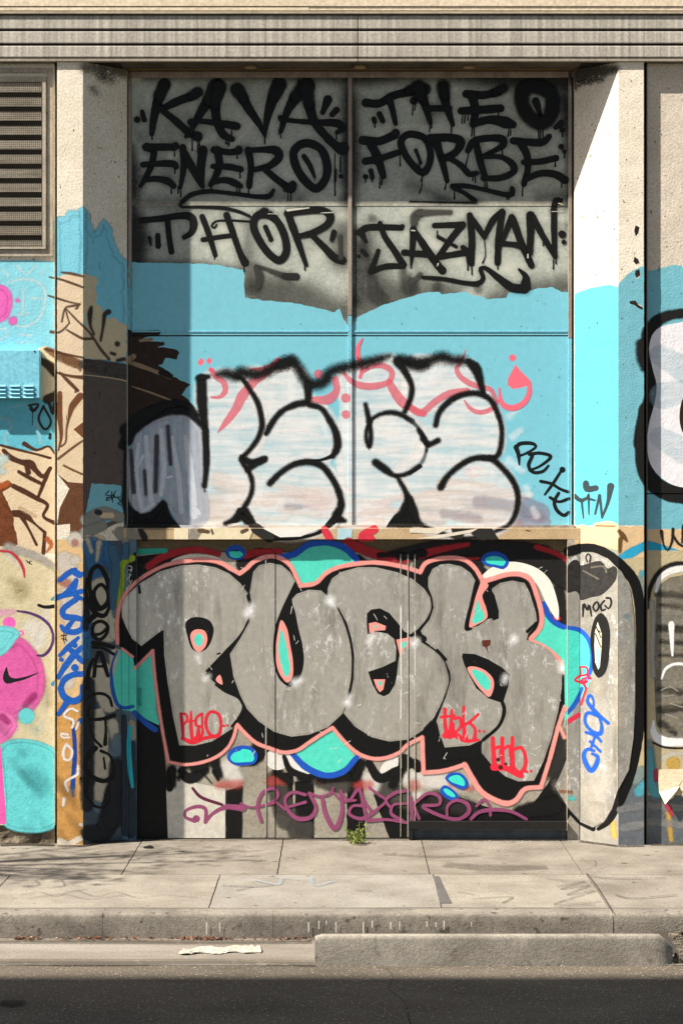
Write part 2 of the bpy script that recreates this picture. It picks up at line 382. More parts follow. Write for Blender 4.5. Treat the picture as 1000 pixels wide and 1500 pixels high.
pbox(179, 188, 790.2, 1232, YFL, 0.1).build('door_jamb', FRL, door, bevel=0.002)
pbox(188.4, 200, 790.2, 1231, YFL+0.01, 0.1).build('door_jamb', FRL, door, bevel=0.002)
pbox(830.5, 848, 790.2, 1231, YFRR, 0.1).build('door_jamb', surface('jamb_grey', '#a49c8d', '#857d6f', rough=0.7, s1=6, amt=0.9), door, bevel=0.002)
# shadow gaps either side of the bay frame
# fascia: ribbed grey metal in two lengths
FASC = surface('fascia_grey', '#b2ab9f', '#827c71', rough=0.55, s1=11, s2=60, amt=0.95, stretch=(2.6, 1, 0.05))
MB().box(X(-450), X(1450), YB+0.0085, 0.4, ZB+0.004, 5.75).build('fascia_backing', surface('fascia_dark', '#2b2823', '#1c1a17', rough=0.9), B)
rows = [(22.5, 42.5), (45.3, 63.7), (66.5, 84.2)]
for (a, b) in rows:
    for (u0, u1) in ((-450, 523.4), (524.6, 1450)):
        z0, z1 = Zh(b, YB), Zh(a, YB)
        MB().sweep_x([(YB+0.03, z0), (YB-0.001, z0), (YB-0.003, z0+0.006), (YB+0.001, z1-0.008), (YB+0.005, z1), (YB+0.03, z1)], X(u0), X(u1)).build('fascia_board', FASC, B)
for (u0, u1) in ((-450, 523.4), (524.6, 1450)):
    MB().box(X(u0), X(u1), YB-0.004, YB+0.03, ZB, Zh(86.2, YB)).build('fascia_trim', surface('fascia_trim_mat', '#9d9484', '#7b7365', rough=0.5, s1=8, amt=0.7, stretch=(0.2, 1, 1)), B, bevel=0.002)
SOFF = surface('soffit_mat', '#5f574b', '#3c362e', rough=0.9, s1=4, amt=0.9)
MB().box(X(186, YS)-0.02, X(841, YS)+0.02, YB+0.021, 0.30, ZB-0.0005, ZB+0.02).build('soffit', SOFF, B)
pbox(188, 838, 100.8, 102.2, 0.2, 0.02).build('soffit_bead', surface('bead_brass', '#8a7146', '#5b4a2e', rough=0.5, s1=20), B)
for px in (367, 527, 687):                   # recessed soffit lamps, unlit
    bm = bmesh.new(); bmesh.ops.create_cone(bm, cap_ends=True, segments=20, radius1=0.042, radius2=0.036, depth=0.014)
    bmesh.ops.translate(bm, verts=bm.verts, vec=(X(px, .1), 0.11, ZB-0.007))
    me = bpy.data.meshes.new('soffit_lamp'); bm.to_mesh(me); bm.free(); me.materials.append(surface('lamp_trim', '#9c8a68', '#6d5e45', rough=0.4))
    o = bpy.data.objects.new('soffit_lamp', me); col.objects.link(o); o.parent = B
# flashing and pale siding above the fascia
MB().box(X(-450), X(1450), YB-0.012, 0.3, Zh(20.6, YB), Zh(17.2, YB)).build('flashing', surface('flashing_mat', '#b3a790', '#8a7f6d', rough=0.6, s1=8, stretch=(.3, 1, 1)), B, bevel=0.002)
SID = surface('siding_cream', '#dccdb4', '#ccba9c', rough=0.7, s1=3, s2=40, amt=0.6, stretch=(0.25, 1, 3), bump=0.002, bscale=30)
MB().box(X(-450), X(453), YB-0.006, 0.3, Zh(15.8, YB), Zh(10.5, YB)).build('siding_board', SID, B, bevel=0.002)
MB().box(X(453.6), X(1450), YB-0.004, 0.3, Zh(15.5, YB), Zh(10, YB)).build('siding_board', SID, B, bevel=0.002)
MB().box(X(-450), X(1450), YB-0.009, 0.3, Zh(9.6, YB), Zh(-40, YB)).build('siding_board', SID, B, bevel=0.002)
MB().box(X(-450), X(1450), YB+0.05, 0.5, Zh(-40, YB), 9.0).build('wall', SID, B)

# louvred vent on the left wall
VF = surface('vent_frame_paint', '#b5aa98', '#8f8574', rough=0.7, s1=8, s2=80, amt=0.7, bump=0.001)
yv = YW
vent = MB()
vent.box(X(-60, yv), X(78, yv), yv-0.012, yv, Zh(107, yv), Zh(99.5, yv)); vent.box(X(-60, yv), X(78, yv), yv-0.012, yv, Zh(376, yv), Zh(367.5, yv)); vent.box(X(70.2, yv), X(78, yv), yv-0.0118, yv, Zh(367.5, yv), Zh(107, yv))
vent.box(X(-68, yv), X(-60, yv), yv-0.0118, yv, Zh(376, yv), Zh(99.5, yv)); vo = vent.build('vent', VF, B, bevel=0.002); vo['label'] = 'louvred vent with wire mesh high on the left wall'
inn = MB()
inn.box(X(-60, yv), X(68.4, yv), yv-0.022, yv-0.001, Zh(121, yv), Zh(113, yv)); inn.box(X(-60, yv), X(68.4, yv), yv-0.022, yv-0.001, Zh(365.5, yv), Zh(361.5, yv)); inn.box(X(62, yv), X(68.4, yv), yv-0.0218, yv-0.001, Zh(361.5, yv), Zh(121, yv))
inn.box(X(-60, yv)+0.001, X(-54, yv), yv-0.0219, yv-0.001, Zh(361.5, yv), Zh(121, yv)); inn.build('inner_frame', VF, vo, bevel=0.002)
MB().box(X(-60, yv), X(66, yv), yv-0.0015, yv+0.02, Zh(366, yv), Zh(112, yv)).build('vent_back', surface('vent_back_mat', '#2a251e', '#191612', rough=1), vo)
SL = surface('louvre_paint', '#c4b9a6', '#9a8f7d', rough=0.8, s1=12, s2=90, amt=0.8, stretch=(0.3, 1, 1))
for i in range(12):
    zt = Zh(130+i*20.9, yv); 
    MB().sweep_x([(yv-0.004, zt+0.036), (yv-0.0075, zt+0.036), (yv-0.020, zt-0.026), (yv-0.0165, zt-0.026)], X(-60, yv), X(61.6, yv)).build('slat', SL, vo)
wm = MB()
px = -54.0
while px < 62: wm.box(X(px, yv)-0.0008, X(px, yv)+0.0008, yv-0.0232, yv-0.0215, Zh(361, yv), Zh(121, yv)); px += 2.9
py = 122.5
while py < 361: wm.box(X(-60, yv), X(62.3, yv), yv-0.0246, yv-0.0233, Zh(py, yv)-0.0008, Zh(py, yv)+0.0008); py += 2.9
wmo = wm.build('wire_mesh', surface('wire_mat', '#3b3428', '#241f18', rough=0.8), vo); tag(wmo, kind='stuff')

# shade deck added above the street, out of view: it throws the straight shade over the near lane
eh = 12.0; ey = -3.10-(eh+0.9+0.15)*0.2292/0.753
dk = MB().box(-70, 40, ey-7, ey, eh, eh+0.9)
for xx in (-40, -16, 22): dk.box(xx-0.6, xx+0.6, ey-6, ey-4.8, ZR, eh)
dko = dk.build('shade_deck', surface('deck_concrete', '#8d877c', '#7a746a', rough=0.9), None); tag(dko, 'added concrete shade deck over the street, unseen above the picture', kind='structure')

# ------------------------------------------------------------------ paint on the facade: thin paint films laid on the real surfaces
DROP = None
def surf(px, py):
    if px < 80.3: return (YW, 0.0)
    if px < 84: return DROP
    if px < 122: return (0.0, 0.0)
    if px < 178.9: return SPL
    if px < 186: return SPL if py < 790 else (YFL, 0.0)
    if px > 947.5: return (YW, 0.0) if py < 722.3 else ((YW+0.001, 0.0) if py > 724 else DROP)
    if px > 942.5: return DROP
    if px > 905: return (0.0, 0.0)
    if px > 848.1: return SPR
    if px > 840.5 and py < 790: return SPR
    if py < 769:
        if px < 187.5 or px > 837: return DROP
        if px < 192.7 or px > 831.7 or 509.7 < px < 515.5: return (YFR if py < 421 else YFR+0.002, 0.0) if px < 200 else (YFR if py < 462 else YFR+0.002, 0.0)
        if px < 193.2 or 515.5 <= px < 516.4: return DROP
        if 490.8 < py < 492.8: return DROP
        if 294.5 < py < 301.5: return (YP-0.0025, 0.0)
        return (YP if py < 491 else YP-0.001, 0.0)
    if py < 774: return (YSI+0.012, 0.0) if 184 < px < 841 else DROP
    if py < 790: return (YSI, 0.0) if 179 < px < 849 else DROP
    if px < 188.2: return (YFL, 0.0)
    if px < 200.3: return (YFL+0.01, 0.0)
    if px > 830.5: return (YFRR, 0.0)
    if py < 809: return (YD-0.004, 0.0)
    if 402.6 < px < 404.2 or 598 < px < 599.2: return DROP
    if px < 200.5 or px > 830: return DROP
    return (YD, 0.0)
XC = [80.3, 84, 122, 178.9, 186, 187.5, 188.2, 192.7, 193.2, 200.4, 402.6, 404.2, 509.7, 515.5, 516.4, 598, 599.2, 830.2, 831.7, 837, 840.5, 848.1, 905, 942.5, 947.5]
YC = [294.5, 301.5, 421, 462, 490.8, 492.8, 722.3, 724, 769, 774, 790, 809]

def cam_hit(px, py, s, off):
    u = (px-500.0)/F; a, b = s
    t = (D+a)/(1-b*u)
    n = math.sqrt(1+b*b)
    return (u*t+off*b/n, -D+t-off/n, HC-(py-750.0)/F*t)

CELL = 4; GW, GH = 320, 400
LV = [[0]*GH for _ in range(GW)]
def stack(cells):
    m = 0
    for i, j in cells: m = max(m, LV[i][j])
    return m
def raise_(cells, lv):
    for i, j in cells: LV[i][j] = max(LV[i][j], lv)
def cell(x, y): return (min(GW-1, max(0, int((x+100)/CELL))), min(GH-1, max(0, int(y/CELL))))
LEVEL = 0.00003

def crom(pts, closed=False, step=3.0):
    n = len(pts); out = []
    if n == 1: return [pts[0]]
    segs = n if closed else n-1
    for i in range(segs):
        p1, p2 = pts[i % n], pts[(i+1) % n]
        p0 = pts[(i-1) % n] if (closed or i > 0) else tuple(2*a-b for a, b in zip(p1, p2))
        p3 = pts[(i+2) % n] if (closed or i < n-2) else tuple(2*a-b for a, b in zip(p2, p1))
        L = math.hypot(p2[0]-p1[0], p2[1]-p1[1]); k = max(2, min(40, int(L/step)))
        d = [max(1e-3, math.hypot(a[0]-b[0], a[1]-b[1]))**0.5 for a, b in ((p0, p1), (p1, p2), (p2, p3))]
        for q in range(k):
            t = d[1]*q/k
            r = []
            for c in range(len(p1)):
                A1 = p0[c]+(p1[c]-p0[c])*(t+d[0])/d[0]; A2 = p1[c]+(p2[c]-p1[c])*t/d[1]; A3 = p2[c]+(p3[c]-p2[c])*(t-d[1])/d[2]
                B1 = A1+(A2-A1)*(t+d[0])/(d[0]+d[1]); B2 = A2+(A3-A2)*t/(d[1]+d[2])
                r.append(B1+(B2-B1)*t/d[1])
            out.append(tuple(r))
    if not closed: out.append(tuple(pts[-1]))
    return out

class Art:
    def __init__(s, name, label=None, parent=None, ws=1.0):
        s.name, s.label, s.parent = name, label, parent or B
        s.V = []; s.Fa = []; s.mats = []; s.soft = 1.2; s.clip = None; s.ws = ws; s.halo = None; s.gap = None; s.o = (0, 0, 1.0)
    def z(s, ox, oy, k): s.o = (ox, oy, float(k)); return s
    def m(s, *a, **kw): s.cur = paint(*a, **kw); s.soft = kw.get('soft', 1.2); return s
    def _mi(s):
        if s.cur not in s.mats: s.mats.append(s.cur)
        return s.mats.index(s.cur)
    def _pt(s, t): ox, oy, k = s.o; return (ox+t[0]/k, oy+t[1]/k)+tuple(q/k for q in t[2:])
    @staticmethod
    def parse(txt):
        res = []
        for part in txt.split(';'):
            pts = []; w = None
            for tok in part.split():
                a = [float(q) for q in tok.split(',')]
                if len(a) > 2: w = a[2]
                pts.append(a[:2]+[w])
            if pts:
                ws = [p[2] for p in pts]; first = next((q for q in ws if q is not None), None)
                res.append([tuple(p[:2]+[p[2] if p[2] is not None else first]) for p in pts])
        return res
    def st(s, txt, w=None, closed=False, wob=0.04):
        """strokes: 'x,y,width x,y ...; next stroke'"""
        for pts in s.parse(txt):
            pts = [(p[0], p[1], (p[2] if p[2] is not None else w)) for p in pts]
            pts = [s._pt(p) for p in pts]
            if len(pts) == 1: pts = [pts[0], (pts[0][0]+0.4, pts[0][1]+0.3, pts[0][2])]
            c = crom(pts, closed)
            if s.halo:                               # mist of overspray round the line
                keep = (s.cur, s.soft); s.cur, s.soft = s.halo
                s._ribbon([(x, y, w*0.9+6) for x, y, w in c], closed, wob); s.cur, s.soft = keep
            s._ribbon(c, closed, wob)
        return s
    def cst(s, txt, w=None): return s.st(txt, w, closed=True)
    def _ribbon(s, c, closed, wob):
        mi = s._mi(); n = len(c)
        cells = set()
        for (x, y, w) in c:
            r = max(2, w*0.5)
            xs = x-r
            while xs <= x+r+CELL:
                ys = y-r
                while ys <= y+r+CELL: cells.add(cell(min(xs, x+r), min(ys, y+r))); ys += CELL
                xs += CELL
        lv = stack(cells)+1; raise_(cells, lv+1)
        b = len(s.V); ph = random.random()*50
        for i, (x, y, w) in enumerate(c):
            if closed: q0, q1 = c[i-1], c[(i+1) % n]
            else: q0, q1 = c[max(0, i-1)], c[min(n-1, i+1)]
            tx, ty = q1[0]-q0[0], q1[1]-q0[1]; L = math.hypot(tx, ty) or 1; tx /= L; ty /= L
            hw = (max(0.35, w*0.5*s.ws)+0.42*s.soft)*(1+wob*2*mnoise.noise(Vector((i*0.35, ph, 0)))); off = (lv+i/n)*LEVEL
            s.V += [(x-ty*hw, y+tx*hw, 0.0, off), (x, y, hw, off), (x+ty*hw, y-tx*hw, 0.0, off)]
        rng = range(n if closed else n-1)
        for i in rng:
            j = (i+1) % n
            if closed and j == 0: pass
            s.Fa.append((b+3*i, b+3*j, b+3*j+1, b+3*i+1, mi)); s.Fa.append((b+3*i+1, b+3*j+1, b+3*j+2, b+3*i+2, mi))
        if not closed:
            for e, q in ((0, 1), (n-1, n-2)):
                x, y, w = c[e]; dx, dy = x-c[q][0], y-c[q][1]; a0 = math.atan2(dy, dx); hw = s.V[b+3*e+1][2]; off = s.V[b+3*e+1][3]
                k = 7 if hw > 3 else 5; idx = []
                for t in range(k+1):
                    a = a0-math.pi/2+math.pi*t/k
                    s.V.append((x+math.cos(a)*hw, y+math.sin(a)*hw, 0.0, off)); idx.append(len(s.V)-1)
                for t in range(k): s.Fa.append((b+3*e+1, idx[t], idx[t+1], mi))
    def dr(s, txt, w=1.6):
        """paint runs: thin lines down, a bead at the end"""
        for pts in s.parse(txt):
            p = [s._pt((q[0], q[1])) for q in pts]
            c = [(q[0], q[1], w) for q in p]
            e = c[-1]; c[-1] = (e[0], e[1], w*1.5)
            s._ribbon(crom(c), False, 0.1)
        return s
    def po(s, txt, smooth=True, rough=0.0, rim=0.0):
        for pts in s.parse(txt):
            p = [s._pt((q[0], q[1])) for q in pts]
            c = crom(p, True, 4.0) if smooth else list(p)
            if not smooth:
                d = []
                for i in range(len(c)):
                    a, bb = c[i], c[(i+1) % len(c)]; k = max(1, int(math.hypot(bb[0]-a[0], bb[1]-a[1])/(4 if rough else 30)))
                    d += [(a[0]+(bb[0]-a[0])*t/k, a[1]+(bb[1]-a[1])*t/k) for t in range(k)]
                c = d
            if rough:
                c = [(x+rough*(mnoise.noise(Vector((x*.11, y*.11, 1)))+.7*mnoise.noise(Vector((x*.4, y*.4, 7)))), y+rough*(mnoise.noise(Vector((x*.11, y*.11, 4)))+.7*mnoise.noise(Vector((x*.4, y*.4, 9))))) for x, y in c]
            mi = s._mi(); cells = set()
            xs = [q[0] for q in c]; ys = [q[1] for q in c]
            y = min(ys)
            while y <= max(ys)+CELL:                      # scanline cover
                yy = min(y, max(ys)-0.01); cr = sorted(a[0]+(yy-a[1])/(b2[1]-a[1])*(b2[0]-a[0]) for a, b2 in zip(c, c[1:]+c[:1]) if (a[1] <= yy) != (b2[1] <= yy))
                for q0, q1 in zip(cr[::2], cr[1::2]):
                    x = q0
                    while x <= q1+CELL: cells.add(cell(min(x, q1), yy)); x += CELL
                y += CELL
            for q in c: cells.add(cell(*q))
            lv = stack(cells)+1; raise_(cells, lv); off = lv*LEVEL
            b = len(s.V); s.V += [(x, y, 60.0, off) for x, y in c]
            for t in tessellate_polygon([[Vector((x, y, 0)) for x, y in c]]): s.Fa.append((b+t[0], b+t[1], b+t[2], mi))
            if rim: s._ribbon([(x, y, rim*2) for x, y in c], True, 0.0)
        return s
    def done(s, split=False):
        if split:                                   # one object for each island of touching paint
            par = list(range(len(s.V)))
            def fd(i):
                while par[i] != i: par[i] = par[par[i]]; i = par[i]
                return i
            own = {}
            for f in s.Fa:
                for q in f[1:-1]: par[fd(q)] = fd(f[0])
            for i, q in enumerate(s.V):
                k = (int(q[0]/3), int(q[1]/3))
                if k in own: par[fd(i)] = fd(own[k])
                else: own[k] = i
            boxes = {}
            for i, q in enumerate(s.V):
                b = boxes.setdefault(fd(i), [q[0], q[0], q[1], q[1]]); b[0] = min(b[0], q[0]); b[1] = max(b[1], q[0]); b[2] = min(b[2], q[1]); b[3] = max(b[3], q[1])
            ks = list(boxes)
            for i in range(len(ks)):
                for j in range(i):
                    a, b = boxes[ks[i]], boxes[ks[j]]
                    if a[0] < b[1] and b[0] < a[1] and a[2] < b[3] and b[2] < a[3]: par[fd(ks[i])] = fd(ks[j])
            V, Fa = s.V, s.Fa
            for r in sorted({fd(f[0]) for f in Fa}):
                mp = {}; nv = []; nf = []
                for f in Fa:
                    if fd(f[0]) != r: continue
                    for q in f[:-1]:
                        if q not in mp: mp[q] = len(nv); nv.append(V[q])
                    nf.append(tuple(mp[q] for q in f[:-1])+(f[-1],))
                s.V, s.Fa = nv, nf; s.done()
            return
        bm = bmesh.new(); el = bm.verts.layers.float.new('edge'); ol = bm.verts.layers.float.new('off')
        vs = []
        for (x, y, e, o) in s.V:
            v = bm.verts.new((x, y, 0)); v[el] = e; v[ol] = o; vs.append(v)
        for f in s.Fa:
            idx = [q for k, q in enumerate(f[:-1]) if q not in f[:k]]
            if len(idx) < 3: continue
            try: ff = bm.faces.new([vs[q] for q in idx]); ff.material_index = f[-1]
            except ValueError: pass
        x0, x1 = min(q[0] for q in s.V), max(q[0] for q in s.V); y0, y1 = min(q[1] for q in s.V), max(q[1] for q in s.V)
        cl = s.clip or ()
        for lst, ax, lo, hi in ((XC+list(cl[0::2]), 0, x0, x1), (YC+list(cl[1::2]), 1, y0, y1)):
            for c in lst:
                if lo < c < hi:
                    g = [f for f in bm.faces if min(v.co[ax] for v in f.verts) < c-1e-4 and max(v.co[ax] for v in f.verts) > c+1e-4]
                    if not g: continue
                    geom = set(g)
                    for f in g: geom.update(f.edges); geom.update(f.verts)
                    co = (c, 0, 0) if ax == 0 else (0, c, 0); no = (1, 0, 0) if ax == 0 else (0, 1, 0)
                    bmesh.ops.bisect_plane(bm, geom=list(geom), plane_co=co, plane_no=no, dist=1e-4)
        key = {}; V = []; E = []; Fs = []; M = []
        for f in bm.faces:
            ce = f.calc_center_median(); sf = surf(ce.x, ce.y)
            if s.gap and s.gap[0] < ce.x < s.gap[1]: continue
            if sf is None or (s.clip and not (s.clip[0] < ce.x < s.clip[2] and s.clip[1] < ce.y < s.clip[3])): continue
            idx = []
            for v in f.verts:
                k = (v.index if v.index >= 0 else id(v), sf)
                k = (v, sf)
                if k not in key: key[k] = len(V); V.append(cam_hit(v.co.x, v.co.y, sf, v[ol])); E.append(v[el])
                idx.append(key[k])
            Fs.append(idx); M.append(f.material_index)
        bm.free()
        if not Fs: return
        o = link_mesh(s.name, V, Fs, s.mats, s.parent)
        o.data.polygons.foreach_set('material_index', M)
        at = o.data.attributes.new('edge', 'FLOAT', 'POINT'); at.data.foreach_set('value', E)
        # faces look at the street
        flip = [p for p in o.data.polygons if p.normal.y > 0]
        if flip:
            b2 = bmesh.new(); b2.from_mesh(o.data); b2.faces.ensure_lookup_table()
            bmesh.ops.reverse_faces(b2, faces=[b2.faces[p.index] for p in flip]); b2.to_mesh(o.data); b2.free()
        if s.label: o['label'] = s.label
        return o

BK = dict(hexc='#0f0f0e', soft=1.4, rough=0.5)
SKY, SKYW, SKYD = '#76bccb', '#72c0d6', '#67b0c4'
# ---- fog of black spray on the upper panels ---------------------------------------------
a = Art('spray_haze', 'dark overspray clouds on the upper panels'); a.clip = (193.3, 113.3, 831.5, 480)
a.gap = (509.5, 516.5); a.m('#1f1e1b', soft=26, op=.82, jit=.7)
a.st("196,305,20 199,345,40 197,385,34;215,390,14 300,390,10 350,396,6;215,110,14 300,106,18 420,108,20 500,110,24;194,215,6 196,255,22 196,285,20;508,130,16 510,250,12 506,290,8;516,116,20 640,106,24 760,110,48 828,114,46;832,150,34 836,250,12 832,300,14;516,140,12 514,250,26 516,300,14;520,340,8 522,440,14")
a.m('#262521', soft=34, op=.5, jit=.8)
a.st("372,425,40 400,432,60 440,440,60 490,460,50;366,420,30 362,330,10;530,450,50 560,436,50 600,432,44 660,432,36;720,438,24 790,430,40 826,420,36;538,340,16 550,410,40;640,292,8 700,296,8;215,296,16 260,298,10;400,288,14 440,290,16;790,290,16 820,284,16;640,160,20 625,175,10;600,270,12 650,288,12;500,380,30 506,300,16;560,265,10;245,260,8;830,330,14;205,200,8;480,200,10")
a.m('#dfe0d2', soft=24, op=.55, jit=.8).st("300,330,30 340,345,30 320,370,20;470,370,20 440,400,20;600,340,30 680,380,30 760,395,30;560,200,30 700,200,20 760,260,20;300,260,10 380,170,20;420,310,20 500,315,20;640,304,2 820,306,2;230,170,20;250,230,20 450,130,10;600,310,20 820,320,10")
a.m('#302e2a', soft=9, op=.6, streak='v', jit=1.2).st("530,360,20 540,420,30 560,440,24;600,420,30 590,400,14;640,420,18;700,424,14;545,320,12")
a.done()
# ---- pale blue and other field colours -------------------------------------------------
a = Art('painted_field', 'sky blue wall paint rolled over the bay panels')
a.m(SKY, soft=0, var=0.05)
a.po("193,384 230,385 280,386 320,388 357,396 359,436 385,440 432,444 462,450 490,458 497,452 503,468 509.6,477 509.6,769 193,769", smooth=False, rough=1.3)
a.po("516.5,478 521,466 540,456 560,447 590,438 625,428 643,428 646,431 683,427 690,432 708,435 712,438 741,436 744,429 770,427 790,422 808,421 818,425 822,428 831.6,428 831.6,769 516.5,769", smooth=False, rough=1.2)
a.done()
a = Art('painted_field', 'blue paint with ragged top edge on the left pier')
a.m('#7cc6d8', soft=6, var=0.08, jit=1.0)
a.po("84,322 98,320 104,312 116,312 122,306 122,420 84,420", smooth=False, rough=2.2, rim=5)
a.po("122,306 130,330 137,345 145,340 152,325 158,332 162,350 170,372 179,384 186,386 186,540 122,520", smooth=False, rough=2.6, rim=5)
a.done()
a = Art('painted_field', 'bright blue paint on the right pier and right wall')
a.m('#58b2c6', soft=0, var=0.05)
a.po("840.5,432 846,428 862,422 885,418 896,417 903,421 905,420 905,770 840.5,770", smooth=False, rough=1.3)
a.m('#72b0bc', soft=0, var=0.07)
a.po("905,416 913,408 918,402 926,396 932,393 942.5,390 942.5,770 905,770", smooth=False, rough=1.2)
a.m('#72b2be', soft=0, var=0.06)
a.po("947.5,396 962,394 975,391 985,388 998,389 1004,398 1430,400 1430,775 947.5,775", smooth=False, rough=1.2)
a.m('#d3b48a', soft=0, var=0.06)
a.po("840.5,772 850,768 868,772 869,768 873,765 892,763 905,768 905,809 840.5,809;905,770 922,772 930,770 942.5,772 942.5,820 905,820;947.5,776 1430,774 1430,812 947.5,806", smooth=False, rough=1.0)
a.m('#63451f', soft=3, op=.8).st("906,778,6 912,785,8 918,793,3;908,790,7 907,808,6;872,770,2 900,771,2")
a.m('#2a9cc0', soft=3).st("905,822,10 920,812,14 942,800,12;947,800,16 975,806,12 1010,814,4")
a.m('#8f9486', soft=6, op=.9).st("850,808,16 880,806,12 900,812,14;905,835,26 940,830,22")
a.done()
a = Art('painted_field', 'sky blue and teal paint on the left wall, box shadow painted in beside it'); a.clip = (-450, 0, 80.2, 1240)
a.m('#84cad8', soft=0, var=0.07).po("-440,382 40,381 78,383 80.2,386 80.2,520 -440,520", smooth=False, rough=1.0)
a.m('#5fb3c4', soft=0, var=0.10).po("-440,516 80.2,516 80.2,662 -440,662", smooth=False)
a.m('#d9c7a4', soft=0).po("56,510 68,506 80.2,514 80.2,585 60,585", smooth=False)
a.m('#3d2c1e', soft=4, op=.9).st("60,528,10 72,535,14 82,545,16;70,585,14 82,580,14")  # dark marks beside the box: its cast shadow painted on the wall
a.done()
# faded chalk sun and pink blot high on the left wall
a = Art('graffiti_drawing', 'faded white smiling sun outline with a pink blot on the left wall').z(0, 370, 5)
a.m('#bfe3e8', soft=4, op=.75, jit=1.2)
a.st("70,220,20 150,195,26 230,200,26 310,240,28 335,320,28 320,410,26 270,500,26 180,540,26 90,525,22;170,270,22 172,360,24 165,450,22;130,455,18 210,450,22;230,335,24 310,338,24;20,130,20 60,170,22;130,100,22 175,150,24;215,150,24 260,95,20;300,160,18 320,120,16;0,560,22 45,560,24 50,610,22 0,640,22;140,600,24 230,605,24;130,660,16 250,650,16;80,345,16 130,350,14")
a.m('#e064b4', soft=6, jit=1.0).po("-40,255 30,262 70,310 70,400 40,470 -40,500", rim=4).st("92,500,60 98,498,60;130,350,30")
a.done()
# spiky cardboard-coloured shapes across the left wall and pier
TAN, BRN, DBR = '#d8bf98', '#5b351f', '#2b1a11'
a = Art('graffiti_mural', 'spiky tan and brown mural shapes on the left wall and pier').z(0, 370, 5)
a.m('#d6c0a2', soft=0, var=0.05).po("420,180 500,150 610,165 610,1100 420,1100", smooth=False, rough=2)
a.m('#cdbb98', soft=0, var=0.05).po("610,160 700,175 718,190 712,360 755,420 800,480 860,500 905,530 930,540 930,800 610,780", smooth=False, rough=5)
a.m('#5c4632', soft=2.5).st("455,145,14 530,155,22 610,175,16;365,180,12 440,195,16 530,225,18 610,255,16;355,315,12 430,338,16 510,362,14 585,378,10;585,378,16 560,410,18;585,380,14 545,388,18 490,398,14;455,505,14 470,430,14 480,405,10;480,410,10 490,450,12 510,515,12;510,515,12 470,560,14 430,585,16 375,580,22;490,565,12 550,600,18 610,630,22 680,630,20;485,410,10 560,490,14 660,590,16 740,710,24 800,780,20")
a.m('#3c3530', soft=4).st("670,400,24 660,450,40 665,540,20 690,600,16;795,435,44 770,450,36 760,520,24 738,645,18;860,668,40 862,670,40;815,735,22 840,745,26;860,790,24 910,780,30")
a.m('#7a5638', soft=4, var=.2, streak='h').st("350,710,40 440,760,70 580,830,60 590,860,20;480,780,50 570,800,50")
a.m('#5b3a22', soft=2.5).st("330,705,16 440,735,18 610,770,14;420,880,14 520,905,22 610,915,30;420,1060,30 425,1180,30;440,880,16 510,950,26 570,1010,24;610,1050,40 570,1090,30;560,1000,14 545,1060,14 530,1100,16")
a.z(0, 580, 5)
a.m('#d3bd9c', soft=0, var=0.05).po("420,-20 612,-20 612,640 500,640 420,560;-2200,380 0,360 60,380 170,400 270,400 360,370 402,420 402,1150 -2200,1150", smooth=False, rough=1)
a.m('#6b4327', soft=2.5, var=.15).st("440,-20,34 440,150,40 450,300,24 430,400,12;590,0,50 530,80,50 510,150,24 490,240,16 480,345,14 450,370,14;605,330,14 520,390,18 430,460,18;470,510,16 540,545,16 610,575,14")
a.po("540,245 612,190 612,310", smooth=False)
a.m('#5f3b24', soft=1.5, var=.2, wear=.12).po("420,570 500,630 612,640 612,1100 560,1080 515,1040 515,935 420,945 440,820 510,680", smooth=False)
a.m('#4a2a18', soft=2, var=.2)
a.st("0,360,16 80,380,22 180,405,18 280,430,16 370,455,20;180,350,34 270,395,20 360,370,16 400,420,14;30,400,30 80,450,40 160,485,40 230,500,60 260,540,40 320,590,34 370,530,30;370,530,24 330,620,30 280,745,22;140,555,26 220,600,30 310,645,26;100,660,36 200,710,40 270,750,34 350,800,26 320,880,24 400,930,30;190,490,30 210,560,40;100,860,50 180,870,60 250,930,20 330,1000,24;160,880,40 210,970,20 270,1090,20;330,1000,26 320,1150,30")
a.m('#6a3a1e', soft=0, var=.3, wear=.1).po("-30,650 20,640 60,620 110,650 60,680 20,700 50,760 90,850 110,960 130,1090 -30,1130", smooth=False, rough=2)
a.m('#b0582c', soft=3, op=.8, jit=1.5).st("10,660,50 60,640,40;350,1050,40 380,1090,30 345,1140,16")
a.m('#ceb28c', soft=3, op=.7).st("150,820,30 260,880,26")
a.m('#bfd6d2', soft=6, op=.7, jit=1.3).st("-20,480,120 40,460,60;20,550,60;480,1060,60 520,1100,50 560,1140,60")
a.m('#2f2a2c', soft=1.5).st("215,70,20 285,60,16 245,110,26 230,90,30;240,110,8 240,215,5;320,75,18 285,170,18 335,245,18 375,195,18 320,75,18;365,60,26 390,130,24 402,60,30;370,280,20 368,310,22")
a.m('#9fd3db', soft=3, op=.55).st("-10,170,26 60,165,24 85,220,24 40,300,24 50,350,24;270,200,30 300,340,30;60,90,14 200,60,12")
a.done()
